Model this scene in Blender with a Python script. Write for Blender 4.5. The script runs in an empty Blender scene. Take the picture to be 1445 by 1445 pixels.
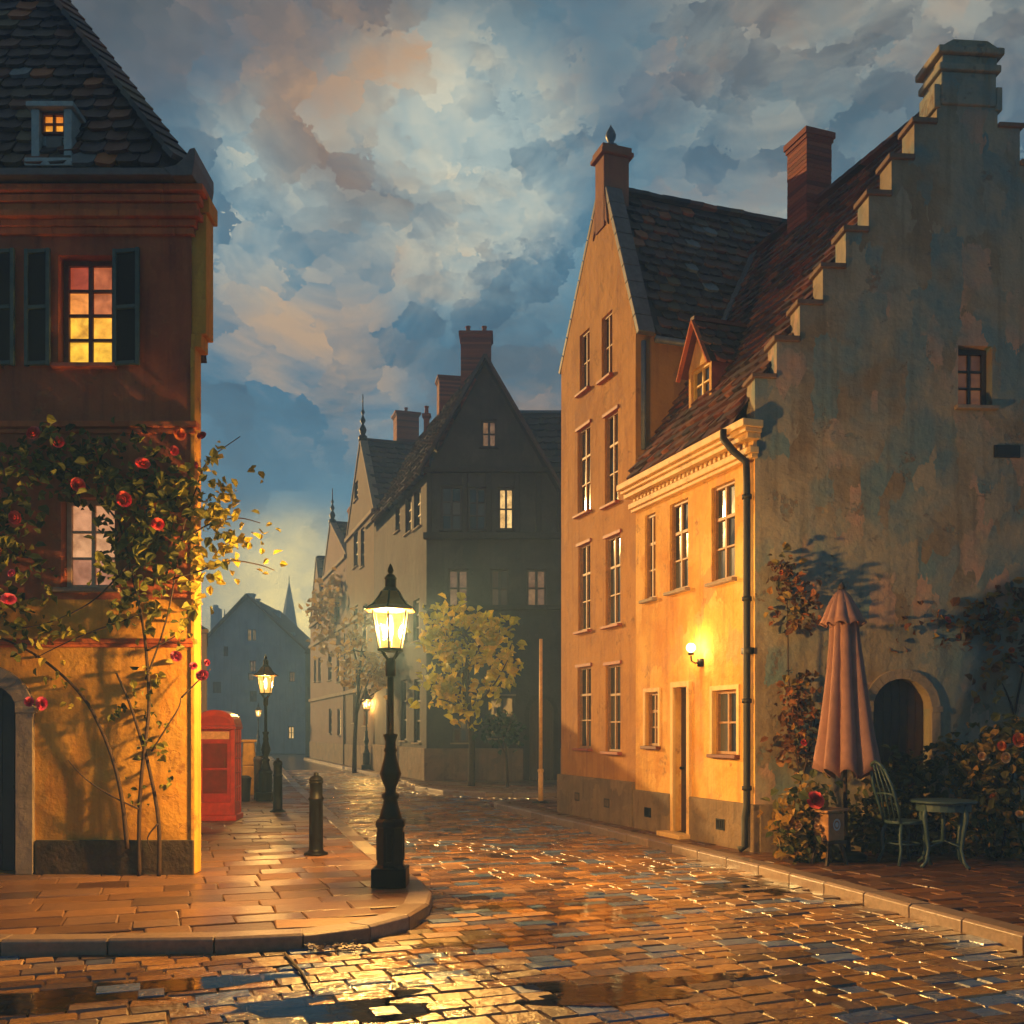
import bpy, math, random
from mathutils import Vector, Matrix
R = random.Random(11)
SC = bpy.context.scene
COL = SC.collection
# ---------------------------------------------------------------- camera numbers
CAMZ, F, CX, HY = 1.8, 1400.0, 722.5, 1030.0
def at(px, py, Y):
    return Vector(((px - CX) * Y / F, Y, CAMZ + (HY - py) * Y / F))
def gp(px, py, z=0.13):
    Y = F * (CAMZ - z) / (py - HY)
    return Vector(((px - CX) * Y / F, Y, z))

# ---------------------------------------------------------------- frames and mesh builder
class Fr:
    def __init__(s, o, ex):
        s.o = Vector(o); s.ex = Vector((ex[0], ex[1], 0)).normalized(); s.ey = Vector((-s.ex.y, s.ex.x, 0)); s.ez = Vector((0, 0, 1))
    def p(s, x, y, z): return s.o + s.ex * x + s.ey * y + s.ez * z
    def pix(s, px, py, y=0.0):
        d = Vector(((px - CX) / F, 1, (HY - py) / F)); c = Vector((0, 0, CAMZ))
        t = ((s.o + s.ey * y - c).dot(s.ey)) / d.dot(s.ey)
        q = c + d * t - s.o
        return q.dot(s.ex), q.z
    def rect(s, xl, xr, yt, yb, y=0.0):
        xc, yc = (xl + xr) / 2, (yt + yb) / 2
        return (s.pix(xl, yc, y)[0], s.pix(xr, yc, y)[0], s.pix(xc, yb, y)[1], s.pix(xc, yt, y)[1])
W = Fr((0, 0, 0), (1, 0))

def clip(poly, a, b):           # keep the left side of the directed edge a->b (2-D)
    out = []
    def side(p): return (b[0]-a[0])*(p[1]-a[1]) - (b[1]-a[1])*(p[0]-a[0])
    for i in range(len(poly)):
        p, q = poly[i], poly[(i+1) % len(poly)]; sp, sq = side(p), side(q)
        if sp >= -1e-9: out.append(p)
        if (sp > 1e-9 and sq < -1e-9) or (sp < -1e-9 and sq > 1e-9):
            t = sp / (sp - sq); out.append((p[0]+(q[0]-p[0])*t, p[1]+(q[1]-p[1])*t))
    return out
def inpoly(x, y, poly):
    c = False; n = len(poly); j = n - 1
    for i in range(n):
        xi, yi = poly[i][0], poly[i][1]; xj, yj = poly[j][0], poly[j][1]
        if (yi > y) != (yj > y) and x < (xj-xi)*(y-yi)/(yj-yi)+xi: c = not c
        j = i
    return c

class MB:
    def __init__(s, fr=None): s.v = []; s.f = []; s.c = []; s.fr = fr
    def pt(s, p):
        if s.fr: p = s.fr.p(*p)
        s.v.append(Vector(p)); return len(s.v) - 1
    def face(s, pts, c=None):
        s.f.append([s.pt(p) for p in pts]); s.c.append(R.random() if c is None else c)
    def faces(s, pts, fs, c=None):
        b = [s.pt(p) for p in pts]; c = R.random() if c is None else c
        for f in fs: s.f.append([b[i] for i in f]); s.c.append(c)
    def box(s, x0, x1, y0, y1, z0, z1, c=None):
        s.faces([(x0,y0,z0),(x1,y0,z0),(x1,y1,z0),(x0,y1,z0),(x0,y0,z1),(x1,y0,z1),(x1,y1,z1),(x0,y1,z1)],
                [(0,3,2,1),(4,5,6,7),(0,1,5,4),(1,2,6,5),(2,3,7,6),(3,0,4,7)], c)
    def bar(s, a, b, w, h, up=(0,0,1), c=None):      # rectangular bar from a to b
        a, b = Vector(a), Vector(b); d = (b-a).normalized(); u = Vector(up)
        sx = d.cross(u)
        if sx.length < 1e-4: sx = d.cross(Vector((1,0,0)))
        sx.normalize(); sz = sx.cross(d).normalized(); sx = sx*w/2; sz = sz*h/2
        s.faces([a-sx-sz,a+sx-sz,a+sx+sz,a-sx+sz,b-sx-sz,b+sx-sz,b+sx+sz,b-sx+sz],
                [(3,2,1,0),(4,5,6,7),(0,1,5,4),(1,2,6,5),(2,3,7,6),(3,0,4,7)], c)
    def tube(s, pts, rad, n=8, c=None, cap=True):
        pts = [Vector(p) for p in pts]
        if not isinstance(rad, (list, tuple)): rad = [rad]*len(pts)
        b = []; c = R.random() if c is None else c; ref = None
        for i, p in enumerate(pts):
            d = (pts[min(i+1, len(pts)-1)] - pts[max(i-1, 0)]).normalized()
            if ref is None:
                ref = d.cross(Vector((0.3,1,0.1))); 
                if ref.length < .05: ref = d.cross(Vector((1,0,0)))
            ref = (ref - d*ref.dot(d)).normalized(); bi = d.cross(ref)
            b.append([s.pt(p + (ref*math.cos(2*math.pi*k/n) + bi*math.sin(2*math.pi*k/n))*rad[i]) for k in range(n)])
        for i in range(len(b)-1):
            for k in range(n):
                s.f.append([b[i][k], b[i][(k+1)%n], b[i+1][(k+1)%n], b[i+1][k]]); s.c.append(c)
        if cap: s.f.append(b[0][::-1]); s.c.append(c); s.f.append(b[-1]); s.c.append(c)
    def lathe(s, prof, o=(0,0,0), n=16, c=None, ph=0.0):
        b = []; c = R.random() if c is None else c
        for r, z in prof:
            b.append([s.pt((o[0]+r*math.cos(ph+2*math.pi*k/n), o[1]+r*math.sin(ph+2*math.pi*k/n), o[2]+z)) for k in range(n)])
        for i in range(len(b)-1):
            for k in range(n):
                s.f.append([b[i][k], b[i][(k+1)%n], b[i+1][(k+1)%n], b[i+1][k]]); s.c.append(c)
        s.f.append(b[0][::-1]); s.c.append(c); s.f.append(b[-1]); s.c.append(c)
    def prism(s, poly, z0, z1, c=None):              # footprint polygon (counter-clockwise)
        n = len(poly); c = R.random() if c is None else c
        s.faces([(x,y,z0) for x,y in poly] + [(x,y,z1) for x,y in poly],
                [tuple(range(n))[::-1], tuple(range(n,2*n))] + [(i,(i+1)%n,n+(i+1)%n,n+i) for i in range(n)], c)
    def slab(s, poly, y0, y1, c=None):               # upright polygon in x,z given depth
        n = len(poly); c = R.random() if c is None else c
        s.faces([(x,y0,z) for x,z in poly] + [(x,y1,z) for x,z in poly],
                [tuple(range(n)), tuple(range(n,2*n))[::-1]] + [((i+1)%n,i,n+i,n+(i+1)%n) for i in range(n)], c)
    def wall(s, outline, holes, depth=.2, y=0.0, keep=None, xs=(), zs=(), c=.5):
        X = sorted(set([p[0] for p in outline] + [h[0] for h in holes] + [h[1] for h in holes] + list(xs)))
        Z = sorted(set([p[1] for p in outline] + [h[2] for h in holes] + [h[3] for h in holes] + list(zs)))
        for i in range(len(X)-1):
            for j in range(len(Z)-1):
                xm, zm = (X[i]+X[i+1])/2, (Z[j]+Z[j+1])/2
                if any(h[0] < xm < h[1] and h[2] < zm < h[3] for h in holes): continue
                if keep:
                    if not keep(xm, zm): continue
                    q = [(X[i],Z[j]),(X[i+1],Z[j]),(X[i+1],Z[j+1]),(X[i],Z[j+1])]
                else:
                    q = [(X[i],Z[j]),(X[i+1],Z[j]),(X[i+1],Z[j+1]),(X[i],Z[j+1])]
                    for k in range(len(outline)):
                        q = clip(q, outline[k], outline[(k+1)%len(outline)])
                        if len(q) < 3: break
                if len(q) >= 3: s.face([(a, y, b) for a, b in q], c)
        for x0,x1,z0,z1 in holes:
            d = y + depth
            s.face([(x0,y,z0),(x0,d,z0),(x0,d,z1),(x0,y,z1)][::-1], c); s.face([(x1,y,z0),(x1,y,z1),(x1,d,z1),(x1,d,z0)][::-1], c)
            s.face([(x0,y,z1),(x0,d,z1),(x1,d,z1),(x1,y,z1)][::-1], c); s.face([(x0,y,z0),(x1,y,z0),(x1,d,z0),(x0,d,z0)][::-1], c)
    def tiles(s, o, u, v, poly, tw=.24, tl=.22, th=.022, jit=1.0):
        """overlapping tiles on the plane o + u*a + v*b inside the convex polygon poly (a,b); a deck lies below"""
        o, u, v = Vector(o), Vector(u).normalized(), Vector(v).normalized(); n = u.cross(v)
        if n.z < 0: n = -n
        fr, s.fr = s.fr, None
        s.face([o+u*a+v*b - n*.01 for a,b in poly], .25)
        a0 = min(p[0] for p in poly); a1 = max(p[0] for p in poly); b0 = min(p[1] for p in poly); b1 = max(p[1] for p in poly)
        b = b0; row = 0
        while b < b1 - .02:
            a = a0 - tw*(.5 if row % 2 else 0) - R.random()*.03
            while a < a1:
                w = tw*(.88+.24*R.random()*jit)
                if inpoly(a+w*.12, b+tl*.5, poly) and inpoly(a+w*.88, b+tl*.5, poly):
                    g = .006; l = tl*(1.18+.12*R.random()); up = th*(1.6+1.1*R.random()*jit); sk = (R.random()-.5)*.02*jit; dz = (R.random()-.5)*.012*jit
                    pr = [(g, l), (g, tl*.22), (w*.22, sk), (w*.78, -sk), (w-g, tl*.22), (w-g, l)]
                    top = []; bot = []
                    for q, (aa, bb) in enumerate(pr):
                        h = up*(1-bb/l) + th*.25 + (dz if aa > w/2 else -dz)
                        top.append(o+u*(a+aa)+v*(b+bb)+n*h); bot.append(o+u*(a+aa)+v*(b+bb)-n*.004)
                    s.faces(top+bot, [(0,1,2,3,4,5)] + [(i+1,i,6+i,7+i) for i in range(5)])
                a += w
            b += tl; row += 1
        s.fr = fr
    def leaf(s, p, d, n, L, wd, c=None):
        d = d.normalized(); sx = d.cross(n)
        if sx.length < 1e-3: sx = d.cross(Vector((1,.2,.1)))
        sx.normalize(); n = sx.cross(d)
        f = .25*wd
        s.faces([p, p+d*L*.3+sx*wd*.5+n*f, p+d*L*.68+sx*wd*.42+n*f, p+d*L-n*L*.12, p+d*L*.68-sx*wd*.42+n*f, p+d*L*.3-sx*wd*.5+n*f],
                [(0,1,2,3),(0,3,4,5)], c)
    def leaves(s, c, rad, count, size, face=None, droop=.3, col=None, clump=6):
        """clumps of leaves spread through an ellipsoid"""
        c = Vector(c); k = 0
        while k < count:
            while True:
                q = Vector((R.uniform(-1,1), R.uniform(-1,1), R.uniform(-1,1)))
                if q.length <= 1: break
            q = Vector((q.x*rad[0], q.y*rad[1], q.z*rad[2])) + c
            base = R.random() if col is None else min(1, max(0, R.gauss(col, .18)))
            for _ in range(R.randint(2, clump)):
                o = Vector((R.gauss(0,1), R.gauss(0,1), R.gauss(0,1)))*size*.75
                d = Vector((R.gauss(0,1), R.gauss(0,1), R.gauss(-droop,.8)))
                nn = Vector((R.gauss(0,.6), R.gauss(0,.6), R.gauss(.5,.5))) + (Vector(face)*.9 if face else Vector((0,0,0)))
                L = size*R.uniform(.6, 1.35)
                s.leaf(q+o, d, nn, L, L*R.uniform(.55,.85), min(1, max(0, base + R.gauss(0,.1)))); k += 1
    def build(s, name, mat, parent=None, smooth=False, bevel=0, root=None):
        off = Vector((0,0,0))
        q = parent
        while q is not None: off = off + q.location; q = q.parent
        me = bpy.data.meshes.new(name)
        me.from_pydata([tuple(p - off) for p in s.v], [], s.f); me.update()
        at_ = me.attributes.new('rnd', 'FLOAT', 'FACE'); at_.data.foreach_set('value', s.c)
        if smooth: me.polygons.foreach_set('use_smooth', [True]*len(me.polygons))
        me.materials.append(mat)
        o = bpy.data.objects.new(name, me); COL.objects.link(o)
        if parent is not None: o.parent = parent
        if bevel:
            b = o.modifiers.new('bevel', 'BEVEL'); b.width = bevel; b.segments = 2; b.limit_method = 'ANGLE'; b.angle_limit = math.radians(40)
        return o

def tag(o, label=None, cat=None, group=None, kind=None):
    if label: o['label'] = label
    if cat: o['category'] = cat
    if group: o['group'] = group
    if kind: o['kind'] = kind
    return o
def root(name, loc, label, cat, group=None):
    o = bpy.data.objects.new(name, None); COL.objects.link(o); o.location = loc; o.empty_display_size = .2
    return tag(o, label, cat, group)
def dup(o, parent=None):
    c = o.copy(); COL.objects.link(c)
    if parent is not None: c.parent = parent
    for ch in [x for x in list(o.children)]: dup(ch, c)
    return c

# ---------------------------------------------------------------- materials
def lin(h):
    def f(c): c /= 255; return c/12.92 if c <= .04045 else ((c+.055)/1.055)**2.4
    return (f(h[0]), f(h[1]), f(h[2]), 1)
class Mat:
    def __init__(s, name):
        s.m = bpy.data.materials.new(name); s.m.use_nodes = True; s.t = s.m.node_tree
        s.b = s.t.nodes['Principled BSDF']; s.out = s.t.nodes['Material Output']
    def n(s, typ, **k):
        x = s.t.nodes.new(typ)
        for a, b in k.items():
            if a[0] == '_': x.inputs[a[1:]].default_value = b
            else: setattr(x, a, b)
        return x
    def l(s, a, b): s.t.links.new(a, b)
    def coord(s, scale=(1,1,1), out='Object'):
        c = s.n('ShaderNodeTexCoord'); mp = s.n('ShaderNodeMapping'); mp.inputs['Scale'].default_value = scale
        s.l(c.outputs[out], mp.inputs['Vector']); return mp.outputs['Vector']
    def noise(s, vec, scale, detail=4, rough=.6, dist=0):
        x = s.n('ShaderNodeTexNoise', _Scale=scale, _Detail=detail, _Roughness=rough, _Distortion=dist); s.l(vec, x.inputs['Vector']); return x.outputs['Fac']
    def ramp(s, fac, stops, interp='LINEAR'):
        x = s.n('ShaderNodeValToRGB'); r = x.color_ramp; r.interpolation = interp
        while len(r.elements) < len(stops): r.elements.new(.5)
        for e, (p, c) in zip(r.elements, stops): e.position = p; e.color = c if len(c) == 4 else (*c, 1)
        s.l(fac, x.inputs['Fac']); return x.outputs['Color']
    def mix(s, fac, a, b, mode='MIX'):
        x = s.n('ShaderNodeMix', data_type='RGBA', blend_type=mode)
        for v, i in ((fac, 0), (a, 6), (b, 7)):
            if hasattr(v, 'links'): s.l(v, x.inputs[i])
            else: x.inputs[i].default_value = v
        return x.outputs[2]
    def bump(s, h, strength=.3, dist=.02, prev=None):
        x = s.n('ShaderNodeBump', _Strength=strength, _Distance=dist); s.l(h, x.inputs['Height'])
        if prev is not None: s.l(prev, x.inputs['Normal'])
        return x.outputs['Normal']
    def rnd(s): return s.n('ShaderNodeAttribute', attribute_name='rnd').outputs['Fac']
    def done(s, col=None, rough=None, norm=None, **k):
        for v, i in ((col,'Base Color'), (rough,'Roughness'), (norm,'Normal')):
            if v is None: continue
            if hasattr(v, 'links'): s.l(v, s.b.inputs[i])
            else: s.b.inputs[i].default_value = v
        for a, b in k.items(): s.b.inputs[a.replace('_',' ')].default_value = b
        return s.m

def mul_(m, a, k):
    x = m.n('ShaderNodeMath', operation='MULTIPLY'); m.l(a, x.inputs[0]); x.inputs[1].default_value = k; return x.outputs[0]
def plaster(name, cols, patch=.35, pscale=(1.6,1.6,.9), bump=.35, rough=.85, stain=None, seed=0.0, nscale=.8):
    """weathered limewash: three tones in cloudy areas, brushed upright patches, streaks and grit"""
    m = Mat(name); v = m.coord(); 
    off = m.n('ShaderNodeVectorMath', operation='ADD'); off.inputs[1].default_value = (seed, seed*.7, seed*1.3); m.l(v, off.inputs[0]); v = off.outputs[0]
    big = m.noise(v, nscale, 5, .62, .6)
    c = m.ramp(big, [(.32, lin(cols[0])), (.5, lin(cols[1])), (.68, lin(cols[2]))])
    mp = m.n('ShaderNodeMapping'); mp.inputs['Scale'].default_value = pscale; m.l(v, mp.inputs['Vector'])
    wob = m.noise(mp.outputs[0], 6, 3, .6); wv = m.n('ShaderNodeVectorMath', operation='SCALE'); wv.inputs['Scale'].default_value = .35
    cb = m.n('ShaderNodeCombineXYZ'); m.l(wob, cb.inputs[0]); m.l(wob, cb.inputs[2]); m.l(cb.outputs[0], wv.inputs[0])
    ad = m.n('ShaderNodeVectorMath', operation='ADD'); m.l(mp.outputs[0], ad.inputs[0]); m.l(wv.outputs[0], ad.inputs[1])
    vo = m.n('ShaderNodeTexVoronoi', distance='CHEBYCHEV', _Scale=2.0, _Randomness=.9); m.l(ad.outputs[0], vo.inputs['Vector'])
    sep = m.n('ShaderNodeSeparateColor'); m.l(vo.outputs['Color'], sep.inputs[0])
    pc = m.ramp(sep.outputs[0], [(.0, lin(cols[0])), (.35, lin(cols[2])), (.6, lin(cols[1])), (.8, lin(cols[3] if len(cols) > 3 else cols[1])), (1., lin(cols[4] if len(cols) > 4 else cols[2]))], 'CONSTANT')
    gate = m.ramp(m.noise(v, 1.3, 3), [(.42, (0,0,0)), (.62, (patch,)*3)])
    c = m.mix(gate, c, pc)
    st = m.coord((7,7,.5)); c = m.mix(m.ramp(m.noise(st, 1.0, 4, .6), [(.5,(0,0,0)),(.75,(.45,)*3)]), c, lin(stain or [int(x*.55) for x in cols[0]]))
    fine = m.noise(v, 26, 5, .7)
    c = m.mix(.18, c, m.ramp(fine, [(.3,(.25,.25,.25)),(.7,(1,1,1))]), 'MULTIPLY')
    fl = m.noise(v, 1.9, 8, .68, .3); fk = m.ramp(fl, [(.61,(0,0,0)),(.625,(1,1,1))])     # flaked skin showing the older coat below
    c = m.mix(mul_(m, fk, .75), c, m.ramp(m.noise(v, 14, 4), [(.35, lin([int(x*.72) for x in cols[-1]])), (.65, lin([int(x*.95) for x in cols[min(2,len(cols)-1)]]))]))
    inv = m.n('ShaderNodeInvert'); m.l(fk, inv.inputs['Color'])
    nb = m.bump(m.noise(v, 2.2, 4, .55), bump*.8, .12); nb = m.bump(m.noise(v, 9, 6, .65), bump, .035, nb); nb = m.bump(inv.outputs[0], .5, .012, nb); nb = m.bump(fine, bump*.6, .008, nb)
    return m.done(c, rough, nb)
def attr_mat(name, stops, rough=.6, bump=.3, nscale=30, rrange=None, spec=.5, bdist=.01, wet=False, trans=False):
    m = Mat(name); v = m.coord(); f = m.noise(v, nscale, 4, .65)
    c = m.ramp(m.rnd(), [(p, lin(x)) for p, x in stops])
    c = m.mix(.45, c, m.ramp(f, [(.3,(.35,.35,.35)),(.7,(1.2,1.2,1.2))]), 'MULTIPLY')
    if rrange:
        ml = m.n('ShaderNodeMath', operation='MULTIPLY'); m.l(m.rnd(), ml.inputs[0]); ml.inputs[1].default_value = 7.31
        fr = m.n('ShaderNodeMath', operation='FRACT'); m.l(ml.outputs[0], fr.inputs[0])
        mr = m.n('ShaderNodeMapRange'); mr.inputs['To Min'].default_value = rrange[0]; mr.inputs['To Max'].default_value = rrange[1]
        m.l(fr.outputs[0], mr.inputs['Value']); rough = mr.outputs[0]
    if wet:      # a film of rain water lies in the low places
        k = m.ramp(m.noise(v, .9, 4, .6, .4), [(.46,(0,0,0)),(.58,(1,1,1))]); mx = m.n('ShaderNodeMix', data_type='FLOAT'); m.l(k, mx.inputs[0]); m.l(rough, mx.inputs[2]); mx.inputs[3].default_value = .13; rough = mx.outputs[0]
    if trans:
        tr = m.n('ShaderNodeBsdfTranslucent'); m.l(c, tr.inputs['Color']); ms = m.n('ShaderNodeMixShader', _Fac=.4); m.l(m.b.outputs[0], ms.inputs[1]); m.l(tr.outputs[0], ms.inputs[2]); m.l(ms.outputs[0], m.out.inputs['Surface'])
    return m.done(c, rough, m.bump(f, bump, bdist), Specular_IOR_Level=spec)
def plain(name, col, rough=.6, var=.25, nscale=14, bump=.15, metal=0.0):
    m = Mat(name); v = m.coord(); f = m.noise(v, nscale, 5, .65)
    a = lin(col); c = m.ramp(f, [(.3, tuple(x*(1-var) for x in a[:3])), (.7, tuple(min(1, x*(1+var)) for x in a[:3]))])
    return m.done(c, rough, m.bump(f, bump, .006), Metallic=metal)
def lit(name, stops, strength):
    m = Mat(name); v = m.coord(); f = m.noise(v, 5, 3, .6, .5)
    c = m.ramp(m.rnd(), [(p, lin(x)) for p, x in stops])
    c = m.mix(.8, c, m.ramp(f, [(.3,(.3,.22,.15)),(.65,(1.1,1.1,1.1))]), 'MULTIPLY')
    m.l(c, m.b.inputs['Emission Color']); m.b.inputs['Emission Strength'].default_value = strength
    return m.done((.03,.02,.015,1), .15)
def glassy(name, stops, rough=.08):
    m = Mat(name); v = m.coord(); f = m.noise(v, 2.5, 2)
    c = m.ramp(m.rnd(), [(p, lin(x)) for p, x in stops])
    return m.done(c, rough, m.bump(f, .08, .02), Specular_IOR_Level=.7)

MT = {}
MT['road'] = attr_mat('wet_setts', [(0,(54,42,34)),(.15,(104,74,48)),(.33,(156,112,58)),(.46,(92,76,70)),(.58,(128,88,50)),(.7,(176,128,70)),(.8,(104,76,54)),(.87,(66,88,120)),(1,(92,118,158))], bump=.75, nscale=10, rrange=(.22,.62), bdist=.03, wet=True, spec=1.0)  # blue stops paint sky reflections into the colour of some stones
MT['flag'] = attr_mat('damp_flagstones', [(0,(84,58,40)),(.35,(118,84,56)),(.6,(98,74,60)),(.8,(138,98,62)),(1,(76,60,54))], bump=.45, nscale=11, rrange=(.28,.6), bdist=.015)
MT['flag_dark'] = attr_mat('damp_brick_paving', [(0,(64,40,28)),(.4,(104,66,40)),(.7,(86,58,42)),(1,(124,80,46))], bump=.45, nscale=11, rrange=(.3,.6), bdist=.015)
MT['kerb'] = attr_mat('kerb_granite', [(0,(112,92,78)),(.5,(140,118,100)),(1,(124,110,106))], bump=.4, nscale=18, rrange=(.25,.5))
MT['tile_dark'] = attr_mat('slate_tiles', [(0,(22,18,18)),(.3,(42,34,32)),(.45,(58,54,56)),(.56,(104,60,36)),(.66,(48,42,42)),(.76,(92,80,54)),(.84,(44,36,34)),(.9,(156,88,38)),(.94,(64,58,58)),(1,(112,122,124))], rough=.55, bump=.5, nscale=22, bdist=.012)
MT['tile_red'] = attr_mat('clay_tiles', [(0,(36,20,16)),(.3,(80,38,24)),(.5,(120,58,34)),(.65,(54,38,34)),(.8,(98,50,34)),(.9,(66,58,56)),(1,(146,84,44))], rough=.65, bump=.5, nscale=22, bdist=.012)
MT['tile_far'] = attr_mat('old_roof_tiles', [(0,(40,30,28)),(.5,(66,48,42)),(1,(84,58,46))], rough=.7, bump=.4, nscale=16)
MT['yellow'] = plaster('yellow_limewash', [(200,136,50),(220,166,74),(232,186,106),(204,146,92),(190,120,44)], .8, (1.6,1.6,1.1), .6, stain=(150,92,40), seed=3)
MT['orange'] = plaster('ochre_limewash', [(164,108,40),(180,124,50),(188,132,60),(154,104,60),(172,114,36)], .7, (1.5,1.5,.6), .4, stain=(120,66,34), seed=9)
MT['gable'] = plaster('weathered_grey_render', [(130,110,84),(150,138,116),(102,122,122),(176,138,114),(152,102,54)], 1.0, (1.5,1.5,.75), .5, stain=(80,62,40), seed=5, nscale=.55)
MT['brown'] = plaster('red_brown_render', [(140,66,36),(168,84,44),(180,98,54),(124,68,52),(156,90,44)], .4, (1.4,1.4,.8), .4, stain=(56,26,20), seed=21)
MT['ochre'] = plaster('ochre_ground_floor', [(188,124,36),(206,146,46),(214,160,62),(158,122,48),(192,112,40)], .5, (1.5,1.5,.7), .45, stain=(104,64,30), seed=31)
MT['dark'] = plaster('sooty_render', [(54,48,46),(66,60,58),(76,72,70),(54,58,64),(66,54,48)], .5, (1,1,.6), .4, stain=(48,38,32), seed=41)
MT['row'] = plaster('tan_render', [(78,58,44),(92,70,52),(102,80,60),(76,62,54),(90,64,44)], .4, (1,1,.6), .3, stain=(84,62,46), seed=51)
MT['rose_wall'] = plaster('dusty_pink_render', [(104,74,66),(118,86,76),(126,98,86)], .3, stain=(120,84,68), seed=61)
MT['haze_blue_wall'] = plaster('haze_tinted_render', [(112,142,166),(124,154,176),(136,164,184)], .3, (.5,.5,.3), .2, stain=(70,72,72), seed=71)  # blue of the distance haze is put into this wall colour
MT['plinth'] = plaster('stone_plinth', [(104,84,62),(124,102,76),(136,112,84),(96,80,66),(116,86,58)], .7, (.9,.9,1.3), .7, stain=(62,46,34), seed=81, nscale=1.6)
MT['plinth_dark'] = plaster('mossy_plinth', [(50,38,26),(70,52,32),(64,60,36)], .5, (1.2,1.2,1.2), .7, stain=(30,24,18), seed=91, nscale=2)
MT['stone'] = plaster('grey_stone_trim', [(124,108,90),(142,124,104),(152,134,112)], .4, (1,1,1), .4, stain=(88,74,60), seed=101, nscale=1.5)
MT['cope_brown'] = plaster('weathered_step_brick', [(96,72,58),(112,84,66),(120,96,78)], .5, stain=(60,44,36), seed=151)
MT['trim'] = plaster('cream_cornice_paint', [(206,160,96),(220,178,112),(226,188,128)], .25, (1,1,1), .3, rough=.6, stain=(150,104,58), seed=111)
MT['cornice_brown'] = plaster('painted_brick_moulding', [(160,74,34),(190,94,42),(210,114,52)], .5, (.7,.7,4), .5, stain=(86,38,24), seed=121)
MT['brick'] = attr_mat('chimney_brick', [(0,(104,48,32)),(.5,(138,66,42)),(1,(154,82,54))], rough=.85, bump=.5, nscale=30)
MT['lead'] = plain('lead_flashing', (92,98,104), .45, .3, 10, .3)
MT['gutter'] = plain('grey_gutter_paint', (92,84,80), .5, .25, 8, .2)
MT['iron'] = plain('black_cast_iron', (11,9,8), .45, .4, 20, .25); MT['iron'].node_tree.nodes['Principled BSDF'].inputs['Specular IOR Level'].default_value = .2
MT['pipe'] = plain('black_downpipe', (18,15,14), .6, .3, 12, .2)
MT['timber_dark'] = plain('blackened_timber', (46,36,30), .75, .4, 10, .4)
MT['door'] = plain('dark_door_paint', (48,30,22), .5, .4, 9, .3)
MT['door_black'] = plain('nearly_black_door', (22,20,26), .45, .4, 9, .3)
MT['door_green'] = plain('dull_green_door', (52,66,60), .5, .3, 9, .3)
MT['win_brown'] = plain('brown_window_paint', (104,50,28), .55, .3, 16, .2)
MT['win_tan'] = plain('tan_window_paint', (146,104,60), .55, .25, 16, .2)
MT['win_white'] = plain('old_white_window_paint', (186,156,124), .55, .2, 16, .2)
MT['win_dark'] = plain('dark_window_paint', (58,46,38), .6, .3, 16, .2)
MT['win_dormer'] = plain('yellow_window_paint', (206,166,70), .55, .2, 16, .2)
MT['shutter'] = plain('dark_shutter_boards', (15,16,19), .6, .35, 12, .3)
MT['shutter_frame'] = plain('grey_green_shutter_frame', (58,74,68), .55, .25, 12, .25)
MT['sill_red'] = plain('red_brown_sill', (150,72,40), .6, .25, 14, .2)
MT['sill_stone'] = plain('grey_sill_stone', (136,116,96), .7, .2, 14, .2)
MT['roof_window'] = plain('pale_grey_paint', (140,150,150), .55, .2, 14, .2)
MT['pane'] = glassy('dusk_glass', [(0,(30,34,36)),(.5,(58,64,66)),(1,(92,90,82))])
MT['pane_mid'] = glassy('curtained_glass', [(0,(60,52,44)),(.5,(92,76,62)),(1,(116,94,78))], .25)
MT['lit_gold'] = lit('lamplit_pane', [(0,(255,196,58)),(.45,(255,160,60)),(.7,(190,110,62)),(1,(150,62,38))], 1.0)
MT['lit_pink'] = lit('soft_lit_pane', [(0,(236,176,120)),(.5,(210,142,100)),(1,(150,96,76))], .75)
MT['lit_pale'] = lit('pale_lit_pane', [(0,(255,210,130)),(1,(240,180,100))], .9)
MT['lit_dim'] = lit('dim_lit_pane', [(0,(190,140,90)),(1,(150,112,84))], .42)
MT['lit_orange'] = lit('orange_lit_pane', [(0,(255,170,50)),(1,(230,120,40))], .8)
MT['red_paint'] = plain('red_kiosk_paint', (168,34,22), .35, .35, 6, .2)
MT['red_bright'] = plain('worn_red_trim', (182,52,28), .35, .3, 8, .2)
MT['kiosk_glass'] = glassy('reddish_kiosk_glass', [(0,(70,18,14)),(1,(110,30,22))], .15)
MT['yellow_box'] = plain('yellow_box_paint', (190,142,30), .45, .3, 8, .2)
MT['bin'] = plain('black_bin_plastic', (26,24,24), .45, .3, 10, .15)
MT['post_grey'] = plain('grey_post_paint', (92,88,84), .5, .25, 12, .2)
MT['pole'] = plain('weathered_pale_pole', (226,180,112), .5, .2, 9, .2)
MT['cloth'] = plain('faded_pink_canvas', (140,102,94), .9, .18, 5, .25)
MT['table'] = plain('chipped_green_grey_paint', (54,76,78), .5, .35, 18, .3)
MT['wood'] = plain('old_brown_wood', (150,106,66), .7, .35, 9, .4)
MT['wood_dark'] = plain('old_dark_wood', (60,44,34), .75, .35, 9, .4)
MT['emblem'] = plain('pale_enamel', (168,172,176), .4, .15, 12, .1)
MT['bark'] = plain('rose_bark', (58,38,24), .85, .4, 22, .5)
MT['bark_dark'] = plain('tree_bark', (62,48,34), .9, .4, 14, .6)
def leafmat(name, stops):
    m = attr_mat(name, stops, rough=.55, bump=.2, nscale=25, spec=.35, trans=True)
    return m
MT['leaf_rose'] = leafmat('rose_leaf', [(0,(42,50,24)),(.25,(84,92,38)),(.5,(132,130,44)),(.8,(176,162,50)),(1,(200,176,60))])
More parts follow.
